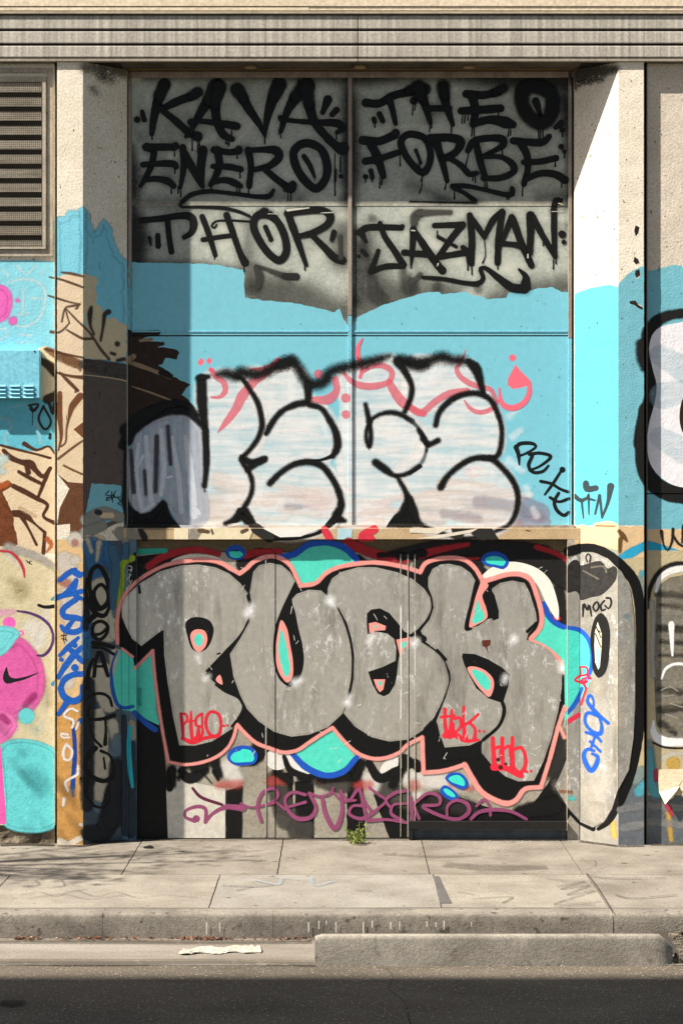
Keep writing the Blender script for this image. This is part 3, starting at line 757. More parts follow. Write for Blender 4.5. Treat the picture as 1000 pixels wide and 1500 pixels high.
# dark brown diagonal mass across splay and bay
a = Art('graffiti_mural', 'dark brown and charcoal mural band across the left splay and bay')
a.m('#5b5049', soft=0, var=.12).po("122,525 150,530 186,534 186,760 122,790", smooth=False, rough=1)
a.m('#4b443e', soft=3, streak='h').st("122,533,14 150,538,22 186,546,24")
a.m('#b59f7f', soft=1).st("122,549,1.6 150,552,1.8 176,556,2 192,560,2")
a.m('#2f2119', soft=1.2, var=.2).po("186,482 200,486 232,486 233,491 212,494 205,499 225,500 240,501 241,505 230,508 256,511 263,516 259,527 243,524 238,533 231,535 247,543 254,552 262,556 279,563 273,568 266,578 276,585 285,597 292,608 250,606 186,640", smooth=False, rough=1.2)
a.m('#8c755c', soft=1.5).st("206,499,5 222,497,5;186,530,4 200,534,7 225,543,6 250,553,5;193,566,2 215,573,3 250,586,3;196,522,8 190,526,10")
a.m('#1d1613', soft=2).st("190,487,6 212,488,8 232,487,7;236,546,8 250,551,8")
a.m('#7cb9c6', soft=2, var=.08).po("134,708 178,711 182,742 178,758 150,768 124,762", smooth=False, rough=1)
a.m('#8f8d83', soft=5, op=.9).st("128,762,20 150,752,20 176,758,16;126,780,18 150,770,16;176,780,18 182,790,16")
a.m('#cdb795', soft=2).st("128,786,6 134,788,8;142,785,6 150,789,8;150,755,9 164,755,9")
a.m('#2d2f31', soft=2).st("142,750,8 146,751,8")
a.done()
a = Art('graffiti_tag', 'tiny black tag on the blue patch of the left splay').z(0, 580, 5)
a.m('#14181a', soft=.8).st("800,695,9 770,725,9 810,730,9 775,765,9 805,760,8;820,700,8 818,760,8 840,720,8 815,735,8;850,695,8 830,730,8 850,745,8;825,760,8 825,780,8;880,740,9 860,745,9 885,770,9 865,790,9 885,800,8;780,745,7 860,740,7")
a.done()

# ---- six names in black spray ------------------------------------------------------------
def tagart(lbl): 
    a = Art('graffiti_lettering', lbl); a.ws = 1.08; a.halo = (paint('#171613', soft=13, op=.2, jit=.8), 13); a.m(**BK); return a
a = tagart('black drippy spray lettering KAVA').z(180, 100, 4)
a.m(**BK).st("215,160,60 185,280,45 170,385,30;415,160,46 330,190,48 225,240,34;215,235,34 300,300,40 380,370,45 440,405,50;370,400,22 410,380,24;440,395,46;84,300,36;114,255,26 126,302,30;500,190,66 450,270,45 410,345,32 396,372,22;540,210,58 550,300,50 590,390,45 640,415,34;400,316,40 440,310,30 560,322,36 640,335,46 668,340,44;700,170,60 740,240,50 800,330,35 832,398,16;885,160,68 870,200,58 842,310,38 832,398,16")
a.m('#0f0f0e', soft=5, rough=.5, jit=.8).st("245,95,72 215,160,66;440,140,60 400,165,52;550,110,100 510,185,76;565,110,80 540,210,60;670,125,80 705,175,62;915,95,88 885,165,70")
a.m(**BK).dr("172,395 172,416;407,420 407,482;440,430 439,470;449,430 449,455;637,365 637,390;604,425 602,442;622,430 621,455;612,430 612,445;832,400 831,442")
a.z(370, 100, 4).st("250,170,66 200,260,42 165,368,28;162,290,30;165,300,26 280,312,28 400,318,36 500,325,46 532,350,36 495,376,26;330,210,60 360,310,50 430,400,46 500,462,56 525,470,76;440,185,50 410,260,28;490,245,38 465,272,32;485,595,16 484,660,16;516,632,24")
a.m('#0f0f0e', soft=7, rough=.5, jit=.8).st("310,105,100 255,165,72;315,105,90 330,210,64")
a.m(**BK).dr("165,375 166,408;156,375 155,388;490,380 491,416;482,500 482,745;515,520 513,605")
a.done()
a = tagart('black drippy spray lettering ENERO with underline').z(180, 100, 4)
a.st("140,462,48 178,478,42 170,560,36 135,640,32 105,690,22;140,462,42 300,462,40;308,455,42;118,565,30 160,562,32 300,562,38 312,575,34;125,655,28 200,648,34 270,665,40 298,690,34;352,465,40 358,560,38 338,700,20;356,482,34 410,590,46 466,690,28;470,480,52 458,580,48 466,688,24;450,485,30;535,478,40 620,492,36 680,487,38;680,474,40;555,480,46 565,570,42 530,660,34 515,682,28;528,575,30 620,578,36 690,592,36;520,670,28 600,655,36 660,675,40 690,690,28;735,480,40 750,570,36 740,690,34;730,482,30 830,477,36 900,484,50 916,515,50 870,565,40 770,595,28;830,590,34 900,650,40 985,712,42;345,785,24 400,742,28 500,722,26 650,735,24 780,752,26 860,748,30 882,715,22")
a.dr("303,480 303,515;305,585 305,616;285,705 285,732;325,690 325,732;340,700 340,752;470,690 470,712;670,510 670,528;687,610 687,642;668,700 668,726;683,700 683,730;518,690 518,710;738,700 736,735")
a.z(370, 100, 4).st("200,705,46 228,702,50;235,682,44;300,515,28 335,570,30 362,635,18").cst("330,440,46 400,475 436,570 425,650 372,706 310,662 256,580 240,492 275,450")
a.dr("207,735 207,775;223,735 223,775;362,640 362,655").done()
a = tagart('black spray lettering PHOR').z(180, 280, 4)
a.st("110,172,34 230,160,36 330,145,38 400,152,44 416,200,44 400,245,34 360,270,28;262,175,34 272,270,32 285,355,34;205,260,30 208,322,32;158,275,22 162,305,14;465,150,32 500,240,34 542,376,28;608,140,38 640,230,36 690,370,36 716,420,46;470,285,28 560,270,28 640,260,28;740,178,13 620,172,14 540,180,12 520,205,14 540,216,12 550,196,10;345,66,22 335,88,14 450,92,18 580,98,20 680,120,18 742,146,16;835,210,28 868,285,28").cst("830,137,42 890,162 945,260 955,360 920,405 870,380 800,290 764,200 782,147")
a.m('#0f0f0e', soft=3, wear=.25).st("790,125,14 825,105,20 870,125,14")
a.m(**BK).dr("540,385 537,398;710,440 711,470;165,305 166,318").z(370, 280, 4)
a.st("205,130,42 245,240,40 312,432,24;200,132,34 300,116,40 420,116,40 455,150,46 440,190,40 360,240,36 270,265,30;340,250,28 420,330,40 480,390,44 525,405,42;475,240,30 462,285,24").dr("305,440 305,462")
a.m('#3c3a36', soft=3, op=.85).st("510,265,26 512,330,20 515,390,30;20,440,22 60,450,22 140,480,30 200,500,36;20,450,30 40,500,50 30,560,30")
a.m('#232220', soft=2).st("190,498,34 255,500,40")
a.m('#c9c6b8', soft=1.2).st("205,112,14 330,98,6;400,128,4 470,125,5;90,133,3 150,134,3").done()
a = tagart('black drippy spray lettering THEO').z(370, 100, 4)
a.st("662,202,46 740,206,46 820,162,46 920,136,50;800,180,40 820,250,34 836,325,26;942,190,44;710,298,30 714,315,26;742,268,32 762,310,30").dr("940,210 934,272;955,210 948,246;714,325 716,345")
a.m('#0f0f0e', soft=6, jit=.8).st("920,130,60 1010,122,66")
a.z(600, 100, 4).m(**BK).st("70,170,56 90,215,46 120,322,26;90,235,36 230,235,38;200,150,60 212,210,46 250,330,28;330,150,46 430,157,46 520,138,46;365,165,56 382,240,46 370,330,40;300,250,42 400,245,46 530,235,46;370,326,40 470,302,46 575,322,62 602,330,46;736,192,46 750,230,36 764,276,22;852,348,26 885,322,38;890,360,30;885,460,32;903,487,24")
a.m('#0f0f0e', soft=8, jit=.8).st("50,115,90 72,175,64;195,110,76 202,160,62;500,140,50 550,118,50").cst("740,105,84 825,150 832,240 800,308 758,322 688,270 655,190 668,120")
a.m(**BK).dr("120,320 114,372;127,320 126,350;243,340 243,378;365,340 361,396;376,340 375,396;310,270 304,322;325,270 319,318;342,265 338,304;580,355 574,398;590,355 588,392;518,255 518,282;750,345 755,412;763,345 766,442;778,345 778,416;892,375 893,400;904,495 904,522").done()
a = tagart('black drippy spray lettering FORBE with zigzag underline').z(370, 100, 4)
a.st("645,422,50 740,427,46 830,392,48;836,380,46;690,440,50 730,520,50 765,632,36;660,545,42 740,530,38 862,490,34;660,635,30;692,602,30 700,640,28").dr("862,500 863,572;745,640 743,702;757,640 755,682;715,545 716,560;660,650 660,668;700,650 699,664")
a.z(600, 100, 4).cst("20,387,40 88,412 120,490 110,570 78,612 30,580 -30,500 -52,430 -22,392").st("35,480,22 65,556,16;150,420,52 185,530,40 218,660,28;120,412,52 230,407,46 298,428,50 270,490,42 200,530,40;220,520,30 300,570,34 350,620,34 392,615,28;390,450,38 410,540,40 440,640,36;340,482,34 372,430,40 460,410,40 546,418,44 545,450,40 500,480,30 430,512,22;430,520,26 530,520,30 598,560,40 610,600,40 540,640,36 430,645,32;604,425,40 680,432,40 780,432,40 815,400,34;650,440,46 685,510,40 690,590,36 668,678,34;665,550,30 760,547,34 855,527,36;680,650,34 760,617,36 850,622,42 908,655,46;250,692,32 330,690,28 450,715,26 560,740,30 600,738,30 598,706,30;256,702,24 320,732,24 380,776,30;380,787,14 200,785,10 0,781,8")
a.dr("70,620 70,690 55,732;78,620 66,660;215,665 204,712;370,630 368,656;383,630 383,668;345,490 327,572;437,660 440,706;448,660 453,698;660,690 658,748;850,545 850,574;765,440 766,456;888,670 888,698;260,715 260,765;568,750 568,768;580,750 580,766;540,470 541,505;52,540 62,600").done()
a = tagart('black spray lettering JAZMAN with long underline').z(370, 280, 4)
a.st("630,242,42 662,217,40 760,212,36 870,215,34;876,205,24;632,238,40 662,295,22;745,188,28 770,260,32 830,350,36 882,432,40;880,440,34 780,442,34 690,472,32;690,470,30 715,410,30 735,350,26;642,350,26 666,375,24;620,382,20;940,222,38 936,320,34 928,432,14;887,360,38 930,362,30 1000,365,32")
a.m('#45433e', soft=5, op=.9).z(600, 280, 4).st("25,190,40 30,150,50 60,130,50;50,130,40 150,125,34 235,125,30;0,535,26 40,515,30 60,490,26")
a.m(**BK).st("20,222,30 90,330,42 160,430,42 190,465,46;0,365,32 110,372,36;145,202,32 310,197,38;305,200,38 240,280,36 168,385,34;170,385,34 250,372,36 335,358,38;165,268,22 270,325,20;310,330,30 340,360,40;350,142,36 362,280,38 360,425,34;352,148,30 400,215,36 436,270,26;540,118,32 490,165,36 436,262,30;540,122,36 520,260,38 512,420,36;332,340,22 340,420,16;595,152,36 552,260,30 520,330,28;600,162,40 650,300,40 710,435,36;530,305,26 640,320,34 690,352,34;705,142,48 705,250,42 700,360,36;720,152,36 770,250,36 848,380,28;842,120,34 843,250,34 848,385,24;838,108,28 860,55,40 885,55,24;890,252,42;900,298,26;75,505,20 200,515,24 320,537,26 400,540,28 428,510,24 412,455,24 435,448,24 520,510,38 600,565,48 670,572,50;675,560,60 676,500,36 638,458,14")
a.dr("435,285 440,380 425,420;340,420 338,462;360,430 363,488;513,425 514,456;840,395 838,455;853,395 855,425;778,300 779,320;8,400 8,450;160,230 160,255")
a.m('#c9c6b8', soft=1).st("690,370,6 690,390,8;10,230,7 30,232,6;870,72,6 895,78,4;830,120,3 900,118,3;165,425,8 160,440,4").done()

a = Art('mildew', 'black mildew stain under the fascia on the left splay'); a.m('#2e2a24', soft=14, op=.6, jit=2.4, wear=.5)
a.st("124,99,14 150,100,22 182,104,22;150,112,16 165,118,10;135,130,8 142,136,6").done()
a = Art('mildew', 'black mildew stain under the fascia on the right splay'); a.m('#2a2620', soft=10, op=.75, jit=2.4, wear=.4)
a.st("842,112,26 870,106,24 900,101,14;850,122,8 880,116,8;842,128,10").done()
for q, l in (("928,376 934,379 936,386 931,388 927,383", 'uppermost'), ("930,396 936,394 937,404 932,408 929,402", 'middle'), ("921,441 930,440 934,446 940,449 941,454 935,452 928,447 922,445", 'lowest')):
    a = Art('plaster_chip', l+' chipped plaster hole on the right pier'); a.m('#2b211a', soft=.8, var=.3).po(q, smooth=False, rough=.6); a.m('#d9cdb8', soft=.8).st(' '.join(q.split()[2:4]).replace(' ', ',1 ')+',1.5').done()
for q, l in (("930,330 936,333 934,341 930,347 928,338", 'high'),):
    a = Art('plaster_chip', 'dark chipped hole high on the right pier'); a.m('#231c16', soft=.8, var=.3).po(q, smooth=False, rough=.6).done()
a = Art('scuff_marks', 'small dark scuffs and pits scattered over the piers'); a.m('#4a4136', soft=.8, jit=1.5, op=.8)
random.seed(5)
for i in range(110):
    x = random.choice((random.uniform(86, 120), random.uniform(126, 180), random.uniform(845, 903), random.uniform(907, 940), random.uniform(950, 998), random.uniform(950, 998))); y = random.uniform(110, 760); L = random.uniform(0, 3) if random.random() < .85 else random.uniform(3, 10)
    a.st(f"{x},{y},{random.uniform(.6, 2.0)} {x+random.uniform(-1, 1)},{y+L},{random.uniform(.5, 1.2)}")
o = a.done(); o['kind'] = 'stuff'
a = Art('scuff_marks', 'dark dirt specks over the bay panels'); a.m('#3c4a4c', soft=.8, jit=1.5, op=.7)
for i in range(120):
    x = random.uniform(195, 830); y = random.uniform(430, 768); a.st(f"{x},{y},{random.uniform(.5, 1.5)} {x+random.uniform(-2, 2)},{y+random.uniform(0, 2)},{random.uniform(.4, 1.0)}")
o = a.done(); o['kind'] = 'stuff'

# ---- middle of the bay --------------------------------------------------------------------
PINK = '#e8697a'
a = Art('painted_patch', 'old beige, pink and violet paint patches along the foot of the upper panels')
a.m('#c3a27c', soft=4, op=.9, streak='h').st("300,745,30 340,745,40 300,762,26;320,700,20 350,715,26;600,745,30 640,735,40 700,750,40;380,735,20 440,728,14;700,768,20 760,766,14;200,740,20 188,728,12;700,715,20 650,710,24")
a.m('#9a92a4', soft=4, op=.7, streak='h').st("700,735,40 760,740,30 790,752,30;690,760,24 800,764,14;420,742,24 440,740,20;640,760,26 610,762,22")
a.m('#6c5d50', soft=3, op=.8, streak='h').st("308,728,10 340,726,10;620,758,20 645,760,20;315,715,7 330,720,6")
a.m('#d06a90', soft=6, op=.7).st("455,730,30 475,740,24;540,752,26 560,740,20;500,715,8 515,720,8;690,692,18 700,690,16")
a.m('#c8324a', soft=3, op=.9).st("536,768,14 548,758,16;540,762,20 556,762,14").done(split=True)
a = Art('graffiti_fill', 'streaky white fill of the bubble letters in the middle of the bay')
a.m('#f2efec', soft=7, op=.72, streak='h', jit=.6, var=.05)
a.po("300,775 294,700 296,640 296,556 345,548 372,588 385,618 376,655 357,672 368,706 358,745 330,768", rim=7)
a.po("360,545 405,542 428,535 446,552 452,580 468,590 492,625 494,655 478,676 492,700 500,735 490,765 450,784 400,784 370,762 362,735 370,705 360,672 386,640 384,600", rim=7)
a.po("498,550 540,534 572,524 592,540 602,570 594,605 615,625 620,640 606,668 582,690 595,720 590,760 540,768 505,766 500,700 494,640 505,600 ", rim=7)
a.po("598,530 650,528 688,532 702,560 718,585 733,625 732,660 722,672 745,695 757,730 748,762 725,780 680,788 640,782 605,765 594,720 586,690 612,668 622,640 598,608", rim=7)
random.seed(17)
def inside(p, poly):
    r = False
    for (x0, y0), (x1, y1) in zip(poly, poly[1:]+poly[:1]):
        if (y0 > p[1]) != (y1 > p[1]) and p[0] < (x1-x0)*(p[1]-y0)/(y1-y0)+x0: r = not r
    return r
LOBES = [[(300, 765), (298, 560), (345, 556), (375, 600), (380, 620), (352, 672), (362, 706), (350, 745), (330, 762)], [(365, 550), (440, 548), (450, 585), (488, 630), (488, 655), (475, 678), (494, 735), (485, 760), (400, 778), (368, 735), (375, 705), (366, 672), (388, 630)],
         [(502, 560), (570, 532), (598, 570), (592, 605), (612, 640), (600, 668), (580, 690), (588, 755), (510, 762)], [(604, 540), (686, 540), (715, 590), (728, 640), (724, 672), (750, 730), (720, 770), (640, 774), (600, 720), (592, 690), (616, 660), (620, 630)]]
a.m('#f7f5f3', soft=6, op=.5, jit=.9, var=.05)
for k in range(330):
    P = LOBES[k % 4]; x = random.uniform(290, 755); y = random.uniform(540, 775); L = random.uniform(18, 60)
    if inside((x, y), P) and inside((min(x+L, 757), y), P):
        a.st(f"{x},{y},{random.uniform(4, 10)} {x+L*.5},{y+random.uniform(-3, 1)},{random.uniform(5, 11)} {x+L},{y+random.uniform(-3, 3)},{random.uniform(3, 8)}")
a.m('#efe4dd', soft=5, op=.5, jit=.9, var=.05)
for k in range(60):
    x = random.uniform(300, 740); y = random.uniform(705, 772); L = random.uniform(15, 50)
    a.st(f"{x},{y},{random.uniform(5, 10)} {x+L},{y+random.uniform(-3, 3)},{random.uniform(4, 9)}")
a.m('#9b93a0', soft=8, op=.45, jit=.9, streak='h').st("700,735,20 750,742,18 790,755,14;650,752,16 700,760,14;420,742,10 440,742,8")
a.m('#ffffff', soft=7, op=.35, jit=1.0).st("745,610,10 758,600,6;750,640,12 762,630,8;745,675,14 765,690,10;770,715,12 775,725,8;785,755,12 780,745,8;640,545,18 620,560,20;430,545,14 425,580,20;505,690,10 503,600,12;470,610,8 480,640,8")
a.m('#b9bcc6', soft=6, op=.85, streak='v', jit=.8).po("190,750 187,690 200,640 235,612 275,610 292,640 296,700 300,760 270,772 250,745 230,742 215,752", rim=5)
a.m('#dfe3ea', soft=3, op=.7, jit=1.0).st("203,650,6 200,700,9 208,745,8;214,640,7 218,690,9 222,738,8;236,630,8 240,690,9 236,725,7;198,690,5 210,668,6;252,640,6 262,700,9 266,750,8;205,752,6 225,738,7;272,640,8 280,700,12 284,755,12;285,745,9 292,752,7;244,700,5 252,698,5")
a.m('#39333a', soft=4, op=.75, jit=1.0).st("230,640,8 228,720,7;192,660,6 196,720,8;246,625,7 250,680,6;212,690,6 214,725,5")
a.done()
a = Art('graffiti_lettering', 'pink Arabic calligraphy half hidden by the white bubble letters')
a.m(PINK, soft=.8, var=.05).z(600, 480, 4)
a.st("600,176,40").po("618,216 650,255 698,302 706,338 694,338 640,355 600,359 570,335 573,300 595,258", smooth=False)
a.st("698,318,22 696,390,30 660,445,34 600,470,36 550,455,34 530,420,24 522,355,10");a.m(PINK, soft=1.2, var=.1, op=.62);a.st("505,425,20 470,362,30 400,345,32 340,320,36 290,282,32 274,240,28 300,196,20 325,128,5;515,430,20 470,480,28 400,495,28 350,470,24 318,425,8;335,368,34 230,387,44 150,432,40 60,500,40 0,470,36")
a.z(370, 480, 4).st("1000,505,38 930,470,38 880,440,60 820,360,50 800,318,40;640,260,24 700,225,32 770,226,36 815,260,34 800,312,34 730,340,40 640,340,44 580,315,34 530,262,18;385,272,56;482,300,40 490,370,44 440,420,60 350,420,30;545,412,56;545,508,50")
a.m(PINK, soft=.8, var=.05).st("642,62,8 616,120,26 620,180,28 640,240,24 628,292,16");a.z(180, 480, 4).po("460,174 478,200 458,226 436,204;506,172 524,194 506,217 488,197;512,226 532,252 520,262 498,250", smooth=False)
a.m(PINK, soft=1.2, var=.1, op=.62).st("522,250,30 540,282,36 590,320,36 600,370,34 570,405,24 515,408,12;905,200,34 850,255,42 760,325,50 700,400,58 660,480,50 600,560,36 556,614,8;912,182,24 850,235,34 745,246,14").done()
a = Art('graffiti_lettering', 'black outline of the four bubble letters in the middle of the bay'); a.ws = 1.32
FZ = dict(hexc='#0e0e0d', soft=5.5, rough=.5, jit=1.0); FZZ = dict(hexc='#0e0e0d', soft=13, rough=.5, jit=1.5, op=.97); SH = dict(hexc='#0e0e0d', soft=1.8, rough=.5)
a.m(**FZ).z(180, 480, 4)
a.st("460,300,50 465,450,48 482,600,32 490,800,28;440,296,28 500,286,24;0,690,40 30,640,50 80,580,50 180,515,46 280,488,40 380,496,36 430,535,32 470,582,26;60,560,60 160,500,60 250,455,40 330,442,30 400,470,22 440,512,20;660,284,26 700,302,24 750,372,24 790,440,28 812,530,28 815,580,28 790,650,26 740,720,24 698,760,22;700,770,36 760,790,34 830,768,28;20,600,60 30,660,50")
a.m(**FZZ).st("560,272,30 600,268,42 660,285,44;690,262,56 800,272,50 900,225,50 985,195,56")
a.m(**FZ).z(180, 630, 4).st("485,0,28 490,150,28 487,250,26 478,325,28;18,80,18 14,300,22 20,440,40 90,512,44 170,502,44 236,440,40;600,548,22 660,515,26 712,450,26 752,370,24 757,300,24 735,240,24 700,190,22 695,158,18;730,232,30 770,198,36 830,172,30;690,480,36 740,530,44 760,560,30").dr("478,335 480,358")
a.m(**FZ).po("20,450 100,520 180,500 240,425 262,500 330,560 20,562;640,545 690,470 720,470 770,560 720,530 690,510", smooth=False, rim=4)
a.z(370, 480, 4).m(**FZZ).st("160,220,50 230,196,54 270,240,46 300,290,48 340,332,50 420,312,50 450,262,50 540,232,50 640,212,46 720,190,44 800,165,22;860,190,56 960,216,54 1010,212,50")
a.m(**FZ).st("322,335,38 318,430,34 250,450,32 170,490,28 112,560,30 80,620,24;330,450,30 400,472,26 450,542,30 488,620,36 495,700,38 470,750,26;660,450,22 680,540,26 692,640,22 682,700,22 664,640,20 680,560,20 720,520,20 790,497,24 860,506,24 930,546,24;845,195,40 892,260,32 930,340,28 925,410,26 890,492,26")
a.m('#2b3438', soft=3, op=.7).st("930,546,22 980,600,16 1005,650,20")
a.m(**SH).st("470,750,20 400,774,12 300,782,14 240,796,18")
a.z(370, 630, 4).m(**FZ).st("100,312,30 160,252,28 240,202,28 320,187,30 400,207,32 470,292,30 510,380,32 516,450,36 490,512,46 540,532,20;720,190,38 770,226,38 830,266,24 900,257,22 970,212,20;845,275,18 880,332,24 905,390,30 906,470,50")
a.m(**FZ).po("790,552 868,490 890,440 920,460 975,552", smooth=False, rim=4).m(**SH).st("490,512,40 400,592,18 300,626,16 200,636,18 100,616,40 30,582,36")
a.z(600, 480, 4).m(**FZZ).st("0,195,46 60,216,50 110,196,46 180,172,52 250,188,46 310,192,46")
a.m(**FZ).st("345,200,36 382,235,48 405,292,40 430,388,26;150,572,26 170,500,28 230,432,30 310,392,28 400,386,28 470,422,28 512,500,26 536,590,24 530,700,26 508,752,26 430,766,24;50,600,20 86,652,24 105,690,24;75,650,28 110,682,28 165,660,28")
a.z(600, 630, 4).st("180,335,34 220,270,28 300,202,28 370,167,28 470,167,30 550,232,28 610,312,28 632,390,28 620,480,26 582,550,22 490,596,18 380,630,20 270,626,18 150,590,18 60,548,24 20,480,46 0,400,30;100,90,16 96,122,14")
a.m('#2b3438', soft=4, op=.6).st("96,120,14 80,170,18 50,215,16").m(**SH).st("60,212,18 0,252,16")
a.done()
a = Art('graffiti_tag', 'small black tag slanting down beside the bubble letters').m('#141414', soft=1.2).z(600, 630, 4)
a.st("620,105,24 640,82,24 720,80,22 738,95,18 690,132,16 640,152,14;620,100,30 634,140,24 640,202,10;700,142,22 760,135,20 824,155,22 760,212,16 700,236,16;716,150,20 694,210,22 720,246,20 780,240,18 810,208,14;892,232,36;885,240,16 840,310,20 790,378,14;765,300,20 830,315,18 880,346,18 925,362,20;820,395,18 870,420,18 930,402,20;870,370,20 845,420,22 862,472,22 905,500,22 928,482,20").done()
a = Art('graffiti_tag', 'small dark tag of three letters on the right splay').m('#2f3a3c', soft=1.8).z(750, 630, 4)
a.st("362,384,26 400,412,24 445,395,18;430,312,36 438,345,40 488,340,34;405,412,16 416,516,8;446,380,16 448,496,7;446,402,14 482,412,12;510,382,18 484,492,12;512,386,16 525,512,14;525,512,12 560,420,22 575,330,44").done()
a = Art('painted_patch', 'paint remnants on the long sill')
a.m('#8c8578', soft=1, var=.2).po("179,774 206,774 206,790 179,790;280,774 300,774 300,790 276,790", smooth=False)
a.m('#dccfae', soft=1).po("255,774 276,774 276,790 255,790;300,774 372,774 365,790 290,790", smooth=False)
a.m('#2b2825', soft=2).st("375,774,16 395,788,14;206,776,8 212,788,10")
a.po("680,774 720,774 730,790 700,790;660,774 684,774 675,790 665,790", smooth=False)
a.m('#e4dfd8', soft=2).po("385,774 470,774 440,786 410,787", smooth=False)
a.m('#a9c8cf', soft=1).po("494,774 516,774 515,790 494,790", smooth=False)
a.m('#cc3444', soft=1.5).st("475,775,10 482,788,12;548,775,12 530,787,14 545,789,9")
a.m('#d8cdb9', soft=1).po("600,774 658,774 640,782 600,780;700,774 690,780 640,789 610,789", smooth=False)
a.m('#5b4a36', soft=1.5).st("292,777,6 305,779,6;310,776,3 312,782,3;355,779,6 362,776,5;770,777,2 776,778,2").done(split=True)

# ---- lower door: the big chrome piece -------------------------------------------------------
TEAL, PKO, SILV = '#52cfb8', '#e8948b', '#c7c1b4'
# ---- left pier and left wall, lower half -------------------------------------------------------
a = Art('painted_field', 'ochre and cream paint on the lower left pier')
a.m('#cfae7c', soft=0, var=.12).po("84,790 122,790 122,1238 84,1238", smooth=False)
a.m('#c08f4f', soft=0, var=.18).po("84,1030 122,1020 122,1236 84,1236", smooth=False, rough=2)
a.m('#c9c0b2', soft=6, op=.85, jit=1.2).st("95,820,26 105,850,30 100,900,26;110,790,24;104,870,30 110,940,30 100,1000,20;110,820,16")
a.m('#b06a5c', soft=5, op=.6).st("88,850,12 100,855,14;110,795,12").m('#d8cbb6', soft=2, jit=1.5).st("88,1232,10 100,1236,9 118,1228,9;118,1208,6").done()
a = Art('graffiti_tag', 'bright blue vertical tag on the left pier').m('#1a57ad', soft=1.2).z(0, 790, 5)
a.st("440,300,34 500,250,44 555,220,30;530,230,40 590,260,50 600,250,30;560,300,36 480,400,40 420,430,36;420,420,36 520,400,40 600,380,40;560,310,34 545,400,36 600,435,30;570,430,40 460,520,44 470,560,44 560,575,44 612,590,34;612,580,40 605,650,44 540,680,44 470,660,44 450,635,28;500,640,40 540,590,30;575,720,26 500,790,40 440,850,28;548,775,40;450,880,34;610,900,34 540,830,46 500,790,30;600,790,34 540,850,50 470,940,44 430,1010,34;550,940,56;612,900,30 580,880,30;610,985,44 540,990,44 470,1030,44 445,1090,40")
a.z(0, 1010, 5).st("445,-10,44 470,50,50 540,85,50 600,50,44 608,-20,44;500,80,50 460,140,40 430,180,34;592,230,44").m('#16408c', soft=1.5).st("530,240,16 545,330,30 550,480,34 540,620,34 535,720,36")
a.m('#3b5a78', soft=6, op=.8, jit=1.2).st("535,720,36 540,775,26").m('#16181a', soft=.8, jit=1).z(0, 790, 5).st("450,705,8 490,700,8;470,690,7 465,740,7;480,715,7 490,745,7;455,725,7 480,735,7;470,745,6 475,760,6").done()
a = Art('graffiti_tag', 'thin white vertical scrawl on the ochre pier').m('#ded9d2', soft=1.5, op=.9, jit=1).z(0, 1010, 5)
a.st("570,160,16 520,140,18 470,190,20 540,230,20 530,280,18;500,330,18 450,325,18 460,350,16 510,350,16;490,400,20 465,450,22 475,510,20 510,515,18 530,450,20 490,400,18;575,560,16 570,620,22 520,650,18 480,680,20 500,740,20;470,800,26 465,850,20;560,290,18 580,240,14").done()
a = Art('painted_field', 'dark blue black paint on the lower left splay')
a.m('#46535c', soft=0, var=.25).po("122,792 178.9,792 178.9,1236 122,1240", smooth=False)
a.m('#3a6f9c', soft=5, streak='v', jit=1).st("135,800,30 140,830,26 135,860,20;150,805,30 165,820,26 170,835,20;128,900,12 126,960,14;130,940,14")
a.m('#c2baa4', soft=5, op=.9, jit=1.2).st("128,790,8 134,808,6;145,795,8 142,820,5;150,870,50 158,920,40;165,880,18 168,930,16;150,990,40 160,1030,30;170,960,20 172,1030,16;142,1160,24;150,1130,30 140,1040,24 145,1080,30;150,1150,24 142,1170,20;165,1060,16 170,1090,12")
a.m('#5f7884', soft=6, op=.8, jit=1.0).st("165,850,20 172,900,16;168,1100,20 172,1080,14;140,1180,16 155,1190,20")
a.m('#22262b', soft=6, op=.9, jit=1.0).st("130,1000,20 128,1100,22 128,1180,20;165,1160,24 150,1220,30 130,1220,24;170,1120,20 165,1200,30;128,880,12 126,920,10")
a.m('#27313a', soft=2).st("182,1050,8 183,1120,9 182,1220,9;192,1090,14 192,1220,16").m('#9e9584', soft=4, op=.8).st("193,1060,12 196,1080,10").done()
a = Art('graffiti_lettering', 'black vertical stack of looping letters on the shaded left splay', ws=.78).m('#141414', soft=1.2).z(0, 790, 5)
a.cst("720,195,44 770,260 800,380 780,480 720,510 670,420 655,300 680,215").cst("740,330,36 785,380 790,450 740,500 700,450 690,380")
a.st("640,290,30 630,380,30 660,480,40 700,540,50 760,560,44 800,500,30 815,420,20;690,560,60 650,600,40").cst("740,600,34 785,630 780,690 730,735 680,700 690,620")
a.st("680,700,30 740,690,30 790,640,24;680,760,44 760,770,40 830,790,34;680,790,30 760,800,24 830,840,30;720,830,36 700,900,34 690,1000,40;740,830,40 760,900,44 790,1000,36;700,930,24 770,930,26;680,880,30 650,960,40 640,1100,30")
a.z(0, 1010, 5).st("650,60,26 690,35,26 750,30,30 800,60,26 820,120,24;660,220,30 750,215,34 835,190,40;655,120,24 645,200,24;770,210,24 775,300,24 770,400,40;660,260,20 690,360,22 740,415,30;700,430,50 640,490,44 625,580,44 680,640,44 760,670,44 820,640,40 830,560,30 800,480,24 740,450,30;760,500,20 770,580,22;600,650,40 640,680,30;640,640,36 630,760,30 690,850,26 760,860,22 800,800,22 790,720,16").done()
a = Art('painted_field', 'cream, pink and teal painted circles on the lower left wall').z(0, 790, 5)
a.clip = (-450, 0, 80.2, 1240); a.m('#c8bb98', soft=0, var=.12).po("-2200,40 100,50 250,90 402,170 402,1100 402,2092 -2200,2092", smooth=False)
